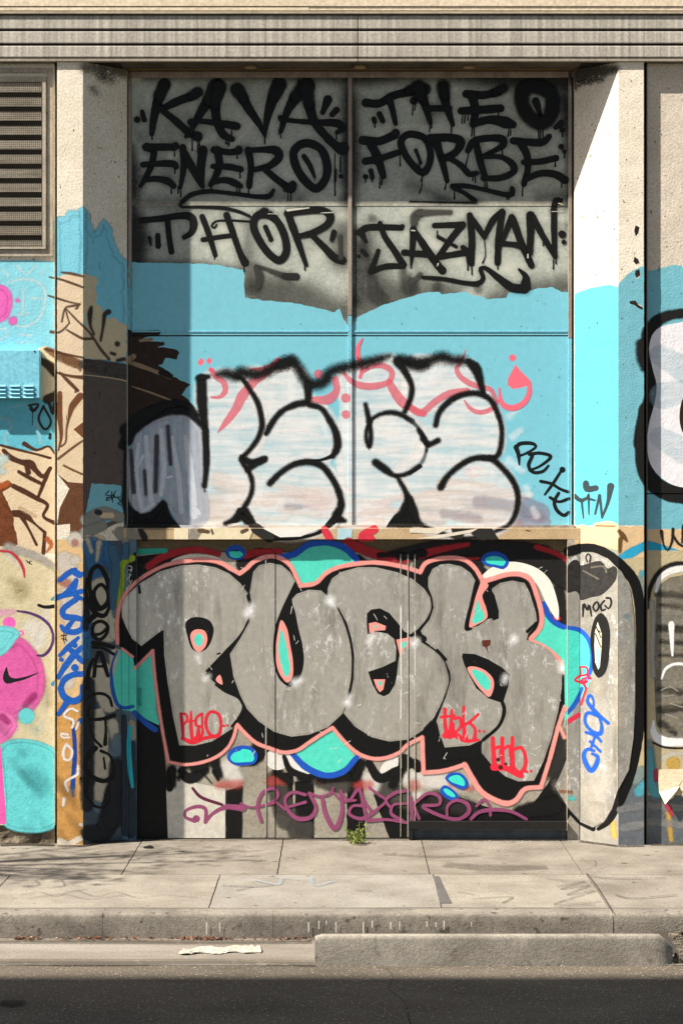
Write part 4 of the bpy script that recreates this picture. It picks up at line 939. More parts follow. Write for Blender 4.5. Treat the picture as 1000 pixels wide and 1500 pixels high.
a.m('#a7a198', soft=8, op=.85, jit=1).st("60,55,60 200,100,60 320,150,60 400,210,40;40,80,50 120,120,40").m('#a09268', soft=24, op=.5, jit=.6).st("80,300,40 180,380,90 150,420,60;320,1050,60 350,1200,60")
a.m('#e6e0d4', soft=14, op=.65, jit=.8).st("250,640,130 280,760,120 340,600,50;340,520,60 340,580,40;60,110,30 140,190,30;200,640,80;380,260,16 395,380,20;330,1150,10 320,1300,12 300,1400,14")
a.m('#e0a5c0', soft=8, op=.7, jit=.8).st("0,540,60 100,530,40;60,1400,120 110,1380,60")
a.m('#cf5a9b', soft=7, var=.15, jit=.9).po("-200,830 60,780 130,740 210,800 280,900 305,1020 290,1130 230,1230 130,1290 -200,1330", rim=6)
a.m('#d86ba8', soft=3, var=.1).po("-200,1270 60,1290 110,1350 90,1400 50,1450 0,1480 -200,1480", rim=4)
a.m('#a12d6e', soft=6, op=.6).st("250,1150,60 180,1220,40;20,1300,60 60,1340,40")
a.m('#e65fb4', soft=2).st("70,612,92;155,685,40").m('#d9c7b8', soft=1).st("155,685,16")
a.m('#6dc9cc', soft=4, jit=1, var=.1).po("-200,670 0,655 60,655 130,690 100,730 40,810 -10,840 -200,850", rim=4)
a.m('#62c4c6', soft=4, var=.15, jit=1.0).po("10,1530 60,1490 150,1475 250,1485 330,1510 402,1560 402,2092 50,2092 40,1900 20,1700", smooth=True, rim=3)
a.m('#4ea9ac', soft=26, op=.5, jit=.5).st("230,1720,120 300,1800,140;160,1560,60")
a.st("195,1293,118;268,1395,26").m('#62c4c6', soft=1.5).st("195,1293,114")
a.m('#dd5aa6', soft=2, var=.1).po("-200,1520 10,1520 30,1800 45,2000 48,2085 -200,2085", smooth=False)
a.m('#b5323f', soft=2).st("0,85,18 80,95,20 140,150,22 175,220,22 182,275,12").m('#4e2f66', soft=1.6).st("130,525,14 220,540,20 310,580,20 370,640,20 392,720,20 370,800,22 320,850,22 275,850,14")
a.m('#131211', soft=1.2).st("285,482,20 330,496,24 402,490,28").m('#2b2a28', soft=1, jit=1.5).st("195,155,6 235,185,7;225,150,5 215,180,6;240,160,5 200,170,5")
a.m('#2a84a6', soft=3).st("385,440,20 402,430,26;390,1060,30 402,1050,30").done()
a = Art('graffiti_drawing', 'black swoosh mark on the pink circle').m('#1a191b', soft=1).z(0, 790, 5)
a.po("52,930 60,965 75,1005 110,1018 170,1010 290,975 180,1028 110,1045 55,1058 28,1035 25,1000 38,960", smooth=True).done()
a = Art('painted_patch', 'old paint layers showing round the big silver letters')
a.m('#131211', soft=1.5, var=.2).po("200,815 260,808 300,818 240,850 200,880;200,1040 236,1060 243,1120 248,1228 200,1228;188,815 200,808 200,860 188,880", smooth=False)
a.m('#1f1d1c', soft=5, wear=.06, var=.2).st("560,818,16 640,806,30 720,808,34 800,822,40 824,850,30;815,870,24 826,960,20;616,828,24 700,822,20;700,835,20 712,845,16;360,826,30 380,818,30;204,840,30 230,830,26")
a.m('#9e262c', soft=3, var=.12).z(160, 790, 4).st("230,160,40 300,110,46 400,75,44 520,62,40 640,86,36;800,95,46 880,75,40 1000,72,36")
a.z(370, 790, 4).st("0,75,34 110,72,26;560,20,60 700,80,60 900,120,50").z(600, 790, 4).st("60,90,50 200,55,40 340,30,26;740,45,34 850,80,34 920,120,26;320,118,24 400,112,18")
a.m('#161514', soft=4).z(370, 790, 4).st("740,92,30 880,88,30;860,110,40 1000,80,50;620,105,36 660,130,20")
a.m('#2c9c8a', soft=2).z(160, 790, 4).st("180,72,36 330,66,30").m('#8fa52f', soft=3).st("60,420,40 70,260,44 85,140,40 135,110,40;44,500,30 50,560,24")
a.m('#3d6279', soft=4).st("20,60,60 40,160,50 30,260,60 20,400,30;100,40,44 100,100,40")
a.m('#2c9ca0', soft=1).po("20,815 60,668 75,612 140,650 145,720 170,745 235,660 262,650 270,800 275,1000 295,1090 230,1060 150,1010 80,1000 40,950 15,880", smooth=False)
a.m(TEAL, soft=1, var=.1).po("20,815 60,668 75,612 140,650 145,720 170,745 235,660 262,650 270,800 275,1000 295,1090 230,1060 150,1010 80,1000 40,950 15,880", smooth=False)
a.m('#1c55ad', soft=1.6).z(160, 980, 4).st("10,0,14 20,120,22 55,215,22 100,228,20 140,218,18;150,255,30 220,320,34 270,355,34").z(160, 790, 4).st("8,790,14 20,720,12 45,655,12")
a.m('#28a9b8', soft=1).z(160, 980, 4).st("122,340,24 116,450,26 125,600,28 138,690,18")
a.m('#c9c3b5', soft=3, var=.15).po("335,720 345,560 400,560 420,640 520,670 680,700 680,990 345,990", smooth=False)
a.m('#131211', soft=3, var=.2).st("365,600,60 355,700,40;420,600,40 470,640,70 560,590,50;540,600,10 600,668,8;620,600,40 640,650,20")
a.z(0, 0, 1).m('#131211', soft=2.5, wear=.05, var=.2).po("331,1158 355,1150 354,1228 331,1228;404,1135 430,1130 428,1200 404,1190;432,1145 460,1140 460,1228 432,1222;508,1120 530,1110 535,1228 508,1228;545,1160 600,1180 600,1228 570,1228", smooth=False, rough=1)
a.m('#45423d', soft=7, op=.8, jit=1.1).st("405,1150,30 420,1200,34;470,1140,30 500,1150,30;440,1215,40;560,1150,30 590,1170,30;400,1140,20")
a.m('#d8d3ca', soft=10, op=.8, jit=1.0).st("335,1125,30 345,1140,24;540,1140,20 545,1150,24;600,1140,24 640,1142,30 680,1150,20;440,1110,30 450,1120,30;610,1165,16")
a.m('#c8504a', soft=9, op=.5, jit=1.2).st("320,1150,12 350,1148,14;395,1145,16 415,1142,16;525,1150,16 540,1150,16;606,1150,18;690,1155,10 660,1150,8;470,1142,10")
a.m('#131211', soft=3, wear=.08).po("615,1170 660,1165 700,1178 740,1188 770,1185 800,1150 828,1110 829,1203 605,1203", smooth=True)
a.m('#2b2927', soft=12, op=.9, jit=1.4).st("815,1080,30 818,1130,40;640,1172,30 690,1185,24;620,1182,20")
a.m('#131211', soft=7, jit=1.3, var=.2).st("252,1126,14 254,1150,10;270,1122,12 262,1140,8;285,1122,20 300,1120,14;312,1112,20 322,1135,10;380,1100,30 372,1112,20;470,1140,16 510,1138,14;455,1135,16 440,1140,12;405,1130,14 425,1145,12;530,1118,14 520,1140,12;590,1120,20 575,1150,14;610,1120,14;760,1190,20 810,1180,30")
a.m('#d9d5cc', soft=1.5).po("397,1099 412,1100 423,1112 418,1124 404,1128 392,1122 388,1108;420,1103 432,1100 460,1130 440,1134 424,1126;560,1120 580,1105 583,1120 570,1136 556,1130", smooth=True)
a.m('#131211', soft=2).st("416,1108,6 425,1128,10 450,1138,8;540,1118,12 556,1140,14 582,1128,12;592,1112,16 600,1118,16;608,1118,14 612,1126,12")
a.m(TEAL, soft=1, var=.1).po("487,1066 470,1076 452,1088 432,1102 450,1122 478,1136 500,1132 522,1112 505,1088;424,818 450,800 480,798 505,806 520,822 495,832 478,840 462,855 440,860 430,842;795,888 802,905 815,916 828,922 848,925 862,935 868,955 868,985 860,1010 848,1025 832,1050 826,1062 824,1000 822,975 805,952 780,940 790,922 795,905", smooth=False)
a.m('#1d51b4', soft=1.6).st("428,1104,8 448,1124,10 478,1136,9 503,1130,9 522,1110,8;410,816,8 430,812,10 452,798,9 480,795,9 505,803,10 522,819,9")
a.z(600, 790, 4).st("785,378,34 800,430,34 850,488,34 920,520,30 985,528,26").z(800, 790, 5).st("240,664,34 300,720,32 330,800,30 334,900,28 318,980,26 275,1060,24").z(800, 1000, 5).st("260,40,26 210,150,34 155,220,26")
a.m('#cf2f47', soft=1.5).st("155,285,40 235,235,36;290,40,20 255,160,20").z(800, 790, 5).st("70,570,44 85,580,30")
a.m('#e9e3d6', soft=1.2, var=.06).z(0, 0, 1).po("705,846 720,831 745,823 770,826 790,835 805,850 813,870 818,895 816,908 800,885 785,855 765,842 735,843 715,853")
a.m('#d5cabb', soft=1).z(160, 790, 4).po("360,130 430,95 530,88 620,100 680,135 600,135 500,130 400,140")
a.done()
CON = "172,942 172,905 178,880 192,860 210,845 240,829 270,822 300,820 322,824 338,833 351,840 362,832 370,824 385,817 400,815 412,818 425,828 434,845 440,858 462,854 478,839 495,831 520,826 550,824 580,828 600,833 615,838 622,826 635,820 660,817 680,820 695,832 706,850 720,848 740,842 760,841 775,848 785,870 793,905 790,920 777,934 782,942 800,950 818,966 826,985 827,1035 817,1065 805,1110 792,1152 768,1156 755,1172 742,1177 725,1172 705,1160 690,1138 680,1120 650,1129 620,1132 618,1080 595,1092 585,1102 560,1111 540,1110 522,1102 505,1087 487,1066 470,1076 452,1088 435,1099 415,1102 395,1096 375,1088 360,1075 347,1061 342,1080 332,1097 310,1112 272,1120 247,1116 240,1080 232,1030 226,980 224,953 198,979 195,964 179,950"
a = Art('graffiti_letter_shadow', 'black block shadow with pink edge behind the big silver letters PUEK')
a.m(PKO, soft=1, var=.05)
# pink band follows the outline, corners kept as separate strokes
seg = ["172,942,7 172,905 178,880 192,860 210,845 240,829 270,822,8 300,820 322,824 338,833 351,840", "351,840,8 362,832 370,824 385,817 400,815 412,818 425,828 434,845 440,858", "440,858,8 462,854 478,839 495,831 520,826 550,824 580,828 600,833 615,838", "615,838,8 622,826 635,820 660,817 680,820 695,832 706,850", "706,852,9 720,848 740,842 760,841 775,848 785,870 793,905 790,920 777,936", "777,938,8 800,950 818,966 826,985", "827,1035,8 817,1065 805,1110 792,1152", "792,1153,8 768,1156,9 755,1172 742,1177,10 725,1172 705,1160 690,1138 680,1120", "680,1120,8 650,1129 620,1132", "620,1132,8 618,1080", "618,1080,7 595,1092 585,1102 560,1111 540,1110 522,1102 505,1087 487,1066", "487,1066,7 470,1076 452,1088 435,1099 415,1102 395,1096 375,1088 360,1075 347,1061", "347,1061,6 342,1080 332,1097 310,1112 272,1120 247,1116", "247,1116,6 240,1080 232,1030 226,980 224,953", "224,953,6 198,979", "195,962,5 179,950"]
a.m('#0e0e0d', soft=0, var=.15).po(CON, smooth=False)
a.ws = .82; a.m(PKO, soft=2.0, var=.08, jit=.9)
for q in seg: a.st(q)
a.done()
def letter(lbl): return Art('graffiti_letter', lbl)
CH = dict(hexc=SILV, soft=1.6, rough=.45, var=.10, chrome=True)
a = letter('big silver bubble letter P'); a.m(**CH)
a.po("179,890 185,875 205,856 235,838 265,829.5 290,828 315,832 335,841 352,856 364,873 367,890 363,912 352,932 332,952 303,982 301,988 315,1002 330,1012 350,1022 356,1035 352,1048 340,1066 310,1085 285,1091 264,1091 255,1050 247,1000 242,960 241,924 237,922 207,945 195,935 186,918 180,903", smooth=False, rim=1.2)
a.m('#0e0e0d', soft=.8).po("272,912 280,905 293,904 307,909 313,920 311,935 303,950 292,955 282,951 275,933", smooth=True)
a.m('#0e0e0d', soft=1.2).st("364,873,6 368,890,7 364,912,6 352,932,5 332,953,4 303,983,3;316,1003,3 330,1012,5 350,1022,5 357,1035,5 353,1047,5 340,1064,4;318,958,2 322,957,3;204,858,3 205,868,4").po("303,985 333,958 341,990 350,1018 331,1010 316,1001 306,992", smooth=False)
a.m(PKO, soft=.8).po("279,930 283,924 290,921.5 300,924 304,935 301,947 292,955 285,951;322,988 326,1003 316,996", smooth=True)
a.m(TEAL, soft=.8).po("285,933 290,928 296,931 297,940 292,947 286,943").done()
a = letter('big silver bubble letter U'); a.m(**CH)
a.po("353,936 366,912 371,890 367,868 372,838 380,829 395,825.5 412,829 424,839 431,851 428,862 418,880 427,880 435,871 452,865 470,866 480,875 495,892 506,912 513,935 516,960 515,995 510,1020 500,1045 480,1064 452,1075 427,1078 402,1071 380,1056 363,1038 353,1018 343,990 338,958", smooth=False, rim=1.2)
a.m('#0e0e0d', soft=.8).po("432,852 429,866 428,882 432,895 437,920 443,945 445,970 441,988 432,1003 424,1006 410,996 402,975 400,945 404,915 412,893 424,868", smooth=True)
a.m('#0e0e0d', soft=1.2).st("495,890,3 506,912,5 513,935,5 517,960,5 516,995,5 511,1020,5")
a.m(PKO, soft=.8).po("412,908 420,920 425,945 429,970 428,992 421,1000 414,994 406,978 404,950 407,925", smooth=True)
a.m(TEAL, soft=.8).po("412,922 418,940 423,965 424,985 419,992 412,975 408,950", smooth=True).done()
a = letter('big silver bubble letter E'); a.m(**CH)
a.po("481,873 481,862 487,848 500,839 525,832 550,832 580,839 603,849 620,863 630,878 631,890 625,906 613,922 601,929 618,941 637,953 649,967 656,985 657,996 651,1018 636,1050 622,1066 598,1082 570,1085 545,1079 520,1063 504,1044 514,1020 519,995 520,960 516,935 509,912 497,890", smooth=False, rim=1.2)
a.m('#0e0e0d', soft=.8, wear=.05).po("537,912 537,899 543,893 556,891 570,898 582,912 592,925 602,930 590,940 585,958 583,970 581,990 578,1003 570,1016 562,1020 553,1016 545,1002 539,984 560,977 579,968 580,950 577,936 567,928 550,925 538,930", smooth=False)
a.m('#0e0e0d', soft=1.2).st("632,875,5 634,890,6 628,906,6 614,923,6 602,931,5;618,939,4 637,951,5 651,966,5 658,984,6 660,996,6 654,1018,6 638,1050,5 622,1068,5")
a.m(PKO, soft=.8).po("540,913 550,911 565,917 564,923 549,924 546,928 541,926;580,937 601,933 602,945 592,949 586,963;547,995 564,995 561,1010 556,1014 551,1007", smooth=False)
a.m(TEAL, soft=.7).po("545,917 552,916 551,920;585,943 597,938 594,946 588,951;552,998 559,998 557,1007", smooth=False).done()
a = letter('big silver bubble letter K'); a.m(**CH)
a.po("628,846 634,834 645,828 658,827 675,831 688,840 696,853 691,872 686,898 682,922 700,918 714,908 728,905 729,892 722,872 721,863 732,855 750,851.5 767,855 774,868 783,897 785,912 772,928 770,938 790,945 805,955 816,970 821,985 821,1005 816,1040 806,1080 794,1115 780,1144 760,1144 740,1136 720,1119 706,1102 705,1086 687,1091 650,1094 644,1075 640,1056 655,1018 661,996 660,984 652,966 639,951 622,938 617,924 630,908 636,890 634,875 628,860", smooth=False, rim=1.2)
a.m('#0e0e0d', soft=.8, wear=.04).po("676,962 677,957 695,958 715,966 735,978 746,988 744,1005 736,1030 715,1023 697,1008 685,986 679,972", smooth=False).po("705,875 717,861 724,872 730,895 730,906 722,909 712,892;640,1058 644,1076 651,1095 687,1092 707,1083 700,1110 640,1115", smooth=False)
a.m('#0e0e0d', soft=1.2).st("735,1028,5 738,1040,6 731,1062,5 707,1084,5;697,853,5 691,880,5 683,922,5 690,921,3;620,936,10 612,930,8;640,952,4 652,966,5;772,925,5 785,912,4;760,1147,5 782,1146,5")
a.m(PKO, soft=.8).po("707,849 715,857 706,872 712,892 713,905 700,914 687,919 687,912 692,890 698,868;684,978 692,976 710,982 722,995 722,1010 716,1021 705,1012 692,995", smooth=True)
a.m(TEAL, soft=.8).po("699,879 703,890 709,900 708,907 692,913 694,898;690,981 705,984 717,997 717,1008 712,1011 700,1000", smooth=True)
a.m('#5a2a20', soft=1, wear=.1).po("705,938 718,937 718,944 713,948 715,957 710,948 706,946", smooth=False).done()
a = Art('graffiti_sparkle', 'white sprayed sparkle on a silver letter')
a.m('#f6f6f4', soft=15, op=.85, jit=.7).st("364,898,14 368,888,8;290,962,6 292,970,3;301,994,6 306,990,3;484,880,16 488,886,8;432,1000,10 440,996,6;508,1030,10 512,1020,5;545,932,8 540,940,6;606,943,10 610,938,6;752,936,12 748,940,8;740,992,8 738,998,6;824,980,12 822,972,8")
a.m('#ffffff', soft=6, op=.9).st("367,895,5;508,1028,4;606,942,4;823,980,6;485,882,5").done(split=True)
a = Art('graffiti_drawing', 'blue ringed teal blob beside the silver letters')
a.m('#1d4fb0', soft=2).z(160, 790, 4).po("680,70 720,35 770,38 800,75 780,115 720,118 690,100").z(600, 790, 4).po("415,120 440,85 500,70 560,95 580,140 550,175 500,165 440,150")
a.z(160, 980, 4).po("690,520 715,470 770,448 840,460 870,510 855,550 800,565 730,560").z(600, 980, 4).po("205,640 230,612 290,608 330,640 340,685 310,705 250,680;175,710 200,680 230,690 280,735 285,765 240,770 190,740")
a.m('#3fd8c4', soft=2).z(160, 790, 4).po("702,75 730,68 770,72 785,92 760,108 715,105").z(600, 790, 4).po("440,118 470,100 530,105 560,130 545,155 500,148 455,140")
a.z(160, 980, 4).po("710,522 730,490 770,478 775,470 830,478 850,520 840,540 790,545 730,545").z(600, 980, 4).po("225,640 280,620 320,655 318,685 280,675 240,660;195,705 215,700 265,740 262,752 220,738")
a.m('#0e0e0d', soft=.8).z(160, 790, 4).st("712,68,5 755,66,6;735,64,4 750,72,4").done(split=True)
a = Art('graffiti_tag', 'small red tag on the foot of the letter P', ws=1.35).m('#cf2736', soft=1).z(160, 980, 4)
a.st("420,260,12 430,330,16 435,408,12;420,265,10 445,262,12 460,290,12 435,330,10;480,250,10 480,340,16 488,425,14;455,310,8 510,300,8;545,262,12 515,280,12 510,330,12 545,340,12 540,395,14 505,405,16;545,270,10 545,330,10").cst("595,250,14 640,265 655,330 640,385 600,390 572,350 570,285")
a.st("430,405,16 488,428,20 560,405,16 640,390,18;520,400,22 525,340,14;672,332,12;692,330,10").done()
a = Art('graffiti_tag', 'red tag beside the lower arm of the letter K', ws=1.35).m('#dd2b3c', soft=1).z(600, 980, 4)
a.st("180,282,12 260,272,12;205,235,16 205,310,16 215,390,20;245,240,12 240,330,18 235,395,24;315,222,14 312,310,14 325,410,24;400,265,12 350,310,14 315,330,14;345,310,12 380,350,14 378,415,20;260,290,14 290,285,14 295,340,12 260,370,12 255,320,12;205,390,26 260,385,26 330,420,18 400,415,12;405,362,12;432,365,10").done()
a = Art('graffiti_tag', 'red tag of three round letters at the bottom of the letter K', ws=1.35).m('#dd2b3c', soft=1).z(600, 980, 4)
a.st("485,405,18 488,480,20 495,570,24;540,405,16 540,480,18 545,560,20;600,400,14 598,480,20 600,580,24;490,470,14 525,455,14 530,520,12;545,470,14 580,450,14 588,520,12;610,470,16 650,460,16 675,510,16 670,580,18 640,610,20 605,580,20;490,575,30 560,580,26 620,610,26 650,625,24;680,600,14;708,598,12")
a.m('#3a1a1a', soft=2).st("515,530,16;530,575,18;560,555,12").done()
a = Art('graffiti_tag', 'long mauve script tag along the foot of the door').z(250, 1110, 3.7)
a.m('#5a2338', soft=.9).st("120,165,15 160,210,18 280,255,16")
a.m('#8c4668', soft=.9, var=.12).st("140,330,38;130,342,24 80,320,16 80,290,16 150,264,22 188,276,20 190,348,22;190,345,20 230,302,20 300,268,26 390,272,38;300,262,24 395,270,30;380,245,11 430,268,12 560,245,14;490,342,20 470,262,18 500,187,18 560,167,18 582,202,18 540,246,16 480,262,12;560,230,12 620,280,14;730,200,18 660,187,18 620,222,18 640,290,20 690,330,24 760,320,24 786,270,20 750,192,18;640,265,14 730,240,18;750,190,14 810,210,14 870,187,14 880,160,12;820,220,20 840,310,24 890,382,30 926,300,22 920,180,16;870,180,12 930,232,14 1000,230,14")
a.z(500, 1110, 3.7).st("0,190,14 40,230,16 92,170,20 120,232,18 160,300,20 100,330,20 40,300,18 60,262,16 120,260,18;98,165,16 132,320,18;150,160,14 200,200,14 240,230,16 190,282,16 130,332,22 250,335,16 350,350,18;362,176,18 290,190,20 240,230,18 268,272,14;350,247,14 280,256,14 268,300,18 330,342,20;370,210,20 385,340,22;380,232,16 420,330,18;400,242,16 470,192,18 530,212,20 530,250,18 440,262,18 560,322,20 640,330,20 690,290,24 680,250,22 620,230,18 575,260,16 570,320,14;730,262,14 770,226,16 800,262,16 806,312,16;700,332,18 740,296,20 820,281,22 920,292,18 1000,332,16").done()

# ---- right pier, lower half -------------------------------------------------------------------
a = Art('graffiti_drawing', 'tall grey shape with thick black outline on the right pier')
a.m('#5f6468', soft=0, var=.2).po("905,1140 942.5,1120 942.5,1240 905,1240;947.5,1160 1430,1150 1430,1245 947.5,1245", smooth=False)
a.m('#8f8a80', soft=0, var=.15).po("848.2,1190 905,1180 905,1238 848.2,1236", smooth=False)
a.m('#b9aa86', soft=0, var=.1).po("905,820 942.5,815 942.5,1130 905,1150;947.5,806 1430,812 1430,1165 947.5,1165", smooth=False)
a.m('#7e8c86', soft=6, op=.9).st("935,850,14 938,900,14;930,1140,20 940,1130,16;950,1090,14 955,1150,16")
a.m('#55a5b4', soft=6, op=.85).st("935,1160,16 942,1150,14;950,1100,10 958,1160,16 975,1162,12;940,840,10")
a.m('#c7a24e', soft=5, op=.8).st("897,1205,8 899,1225,8;978,1190,8 982,1230,8;985,1118,20")
a.m(**BK).z(800, 790, 5)
a.st("240,62,60 350,66,64 450,112,70 560,205,76 640,310,80 676,450,76 690,700,76 688,900,76 688,1100,76").z(800, 1000, 5).st("688,50,76 684,250,76 655,480,76 610,680,70 555,810,80 500,930,64 450,1020,44 380,1070,30").z(0, 0, 1)
a.st("812,1150,10 830,1178,10 848,1200,12 868,1214,8;831,808,14 848,803,14")
a.m('#b5b0a5', soft=0, rough=.5, var=.14, chrome=True).po("830.5,818 848,812 868,809 890,818 910,838 922,862 927,900 929,950 929,1020 927,1080 920,1128 905,1156 896,1185 884,1204 868,1212 850,1204 832,1184 812,1152 822,1130 830,1110", smooth=False)
a.m('#b8b0a0', soft=16, op=.45, jit=1).st("870,1160,36 890,1130,26;870,1190,30;815,1150,10 845,1180,14;880,1060,24 870,960,20;905,1060,20 910,960,16")
a.m('#c9c7c0', soft=8, op=.3, streak='v').st("875,1040,40 880,1160,30")
a.m('#2f2d2b', soft=1.5, var=.35, wear=.08).z(800, 790, 5).po("150,200 200,150 235,160 250,190 320,172 400,160 450,215 490,195 518,215 512,290 470,350 400,410 330,425 250,445 235,400 210,380 150,390", smooth=True)
a.st("300,165,12 290,130,14 305,108,14 325,125,14 318,165,16")
a.m('#8f8678', soft=3, op=.6).st("330,205,12 420,200,10 440,240,14;270,230,8 380,290,10")
a.m('#8b5a3e', soft=4, op=.7).z(800, 1000, 5).st("100,795,26 180,800,24").m('#53b9b6', soft=4, op=.8).st("170,845,40 200,850,30")
a.m('#6a8a8f', soft=4, op=.5).z(800, 790, 5).st("585,565,40;570,330,20")
a.done()
a = Art('painted_field', 'teal paint spilling over the jamb and right splay beside the letter K')
a.m('#49c9b8', soft=1, var=.05).po("826,920 848,925 862,935 867,955 867,985 860,1010 850,1022 838,1040 827,1062 826,1000", smooth=False)
a.m('#1d55b8', soft=1.5).z(800, 790, 5).st("140,645,26 240,664,34 300,720,32 330,800,30 334,900,28 318,980,26 275,1060,24").z(800, 1000, 5).st("262,40,24 210,150,34 155,220,26")
a.m('#d22f49', soft=1.5).st("155,285,36 235,235,34;292,40,20 255,160,20")
a.m(PKO, soft=2).st("130,200,30 150,180,20").m('#f0a89c', soft=4, op=.8).st("100,330,30 130,400,30").done()
a = Art('graffiti_tag', 'scribbled red heart tag at the edge of the teal paint').m('#d6233e', soft=1).z(800, 790, 5)
a.st("245,935,16 250,990,18 205,1030,16 270,1055,18 290,1090,20;245,935,14 295,938,16 300,985,16 250,1000,14;320,1020,16 270,1020,18 250,1050,18;300,985,16 325,1020,14;265,1050,30 295,1040,26").m('#5b7fd0', soft=1.5).st("295,1020,12 300,1030,10").done()
a = Art('graffiti_tag', 'black hand lettering MOCO on the right splay', ws=1.35).m('#131211', soft=.9).z(800, 790, 5)
a.st("268,565,9 275,475,16 290,500,12 302,520,12 312,480,14 332,562,9").cst("370,458,12 342,495 362,528 386,492")
a.st("425,450,11 398,485,12 408,522,12 432,512,9;440,430,12 468,432,12 476,470,12 455,508,10 430,485,9").done()
a = Art('graffiti_drawing', 'black slit eye shape on the right splay').m('#1a1918', soft=1.2).z(800, 790, 5)
a.po("400,538 440,575 466,660 464,800 455,900 430,980 385,1016 342,960 332,850 322,740 330,660 360,570")
a.m('#d5cdb0', soft=1).po("376,605 405,690 404,790 392,930 380,955 358,900 352,780 356,680", smooth=False).m('#8fc9d2', soft=1.5).po("356,780 400,810 390,930 378,950 360,890", smooth=False)
a.m('#3b2a18', soft=1).st("365,640,9 400,720,8;360,690,9 400,790,8;372,660,10 395,680,10").done()
a = Art('graffiti_tag', 'bright blue vertical tag GHOP on the right splay', ws=1.35).m('#1b52b4', soft=1.6).z(800, 1000, 5)
a.st("350,500,16 300,487,20 274,530,24 300,610,28 330,645,28 365,600,28 375,540,22 335,520,14;290,362,16 370,395,18 402,432,14;355,400,16 330,470,14;320,430,14 398,505,14;395,250,16 300,222,20 285,290,18 340,360,20 396,372,26 405,310,18 382,240,14;455,298,18 350,202,22 300,130,18 320,90,16 346,130,12 340,212,14").done()

# ---- right wall -------------------------------------------------------------------------------
a = Art('graffiti_drawing', 'white blob with heavy black outline cut off at the right edge')
a.m('#1a1917', soft=5, jit=.6).z(800, 360, 5).st("1500,600,70 1400,520,70 1250,490,66 1100,485,64 990,495,70 880,515,80 800,560,90 740,640,90 735,740,90 765,840,90 775,960,90 770,1060,90 735,1200,100 700,1350,110 690,1450,110")
a.m('#1a1917', soft=8, jit=1.0).st("690,720,80 690,820,70 710,900,50")
a.z(0, 0, 1).m('#1a1917', soft=4, jit=.6).st("944,600,20 940,660,22 950,700,26 975,720,26 1010,726,26 1060,724,24 1100,700,22 1105,640,20 1100,560,18 1098,480,16")
a.m('#e2e0e2', soft=1, var=.06).po("1040,470 1080,486 1092,530 1092,640 1080,700 1040,714 990,712 968,700 952,680 947,650 950,620 958,590 961,565 955,540 950,510 955,490 965,480 985,474")
a.m('#a8c8d2', soft=5, op=.35, streak='h').st("965,520,30 1000,540,40;970,580,40 1010,570,30;965,640,30 1000,660,40")
a.m('#2c1f18', soft=2).po("1030,570 1002,580 995,600 996,625 1004,640 1030,650 1050,630 1052,590")
a.done()
a = Art('graffiti_drawing', 'grey scribbled letters in white and black outline on the right wall').z(800, 790, 5)
a.m('#7d786c', soft=0, var=.3, streak='h').po("800,420 830,330 900,280 1000,260 1150,260 1150,1000 1000,1480 920,1480 850,1440 800,1350 785,1000", smooth=False)
a.m('#2a2824', soft=6, streak='h', var=.3, op=.75, jit=1.2).st("810,400,50 1000,410,50;830,480,30 1000,500,40;820,650,50 1000,660,60;840,750,40 1010,760,40;820,1100,50 1000,1120,50;830,1250,70 1000,1230,60;840,1350,60 940,1420,40;820,850,20 1000,850,26")
a.m('#1d1b19', soft=4).st("735,500,30 760,350,36 830,240,44 920,190,46 1010,180,40 1100,180,40;790,620,20 795,680,20")
a.m('#e4e2dd', soft=3).st("800,380,24 830,290,40 900,235,50 1000,215,50 1100,215,40")
a.m('#b0aba0', soft=5, op=.8).st("770,460,40 780,600,40 770,800,40 780,1000,40")
a.m('#ecebe8', soft=2).st("912,620,44 915,720,36 920,850,16;840,1020,16 870,950,22 930,915,22 1000,915,22 1050,940,20")
a.z(800, 1000, 5).m('#e9e8e6', soft=3).st("780,280,20 790,380,60 860,430,70 960,435,60 1100,430,50")
a.m('#1d1b19', soft=2).st("780,440,14 850,470,16 960,480,16 1100,470,14")
a.m('#c9c4b4', soft=3, op=.7).st("850,560,40 900,525,40 1000,520,30")
a.m('#b8b4aa', soft=2, op=.6).st("830,60,10 900,30,10 960,60,10;860,100,8 930,90,8;900,150,10 1000,180,10;870,230,10 960,260,8")
a.m('#8e8f8c', soft=4, streak='h', op=.7).st("760,900,60 1000,920,60;760,1020,60 1000,1040,60;560,1060,60 690,1040,60;540,930,50 690,900,60")
a.z(0, 0, 1).m('#241f1a', soft=2, jit=.8).st("968,778,5 972,800,3 977,806,3 983,795,4 985,775,5;985,785,4 995,798,4 1010,802,4;1000,770,5 998,795,3")
a.m('#a33a4a', soft=2).st("960,1130,9 960,1142,8;975,1178,6 980,1186,8 984,1195,4").done()

a = Art('graffiti_tag', 'thin white scratched tag on the left door jamb').m('#c9cfc0', soft=.8).z(160, 790, 4)
a.st("115,155,6 132,160,6 128,190,6;110,180,5 135,178,5;120,200,5 118,250,5;130,205,5 105,235,5;135,240,5 110,280,6;118,290,6 100,285,6 105,300,5").done()

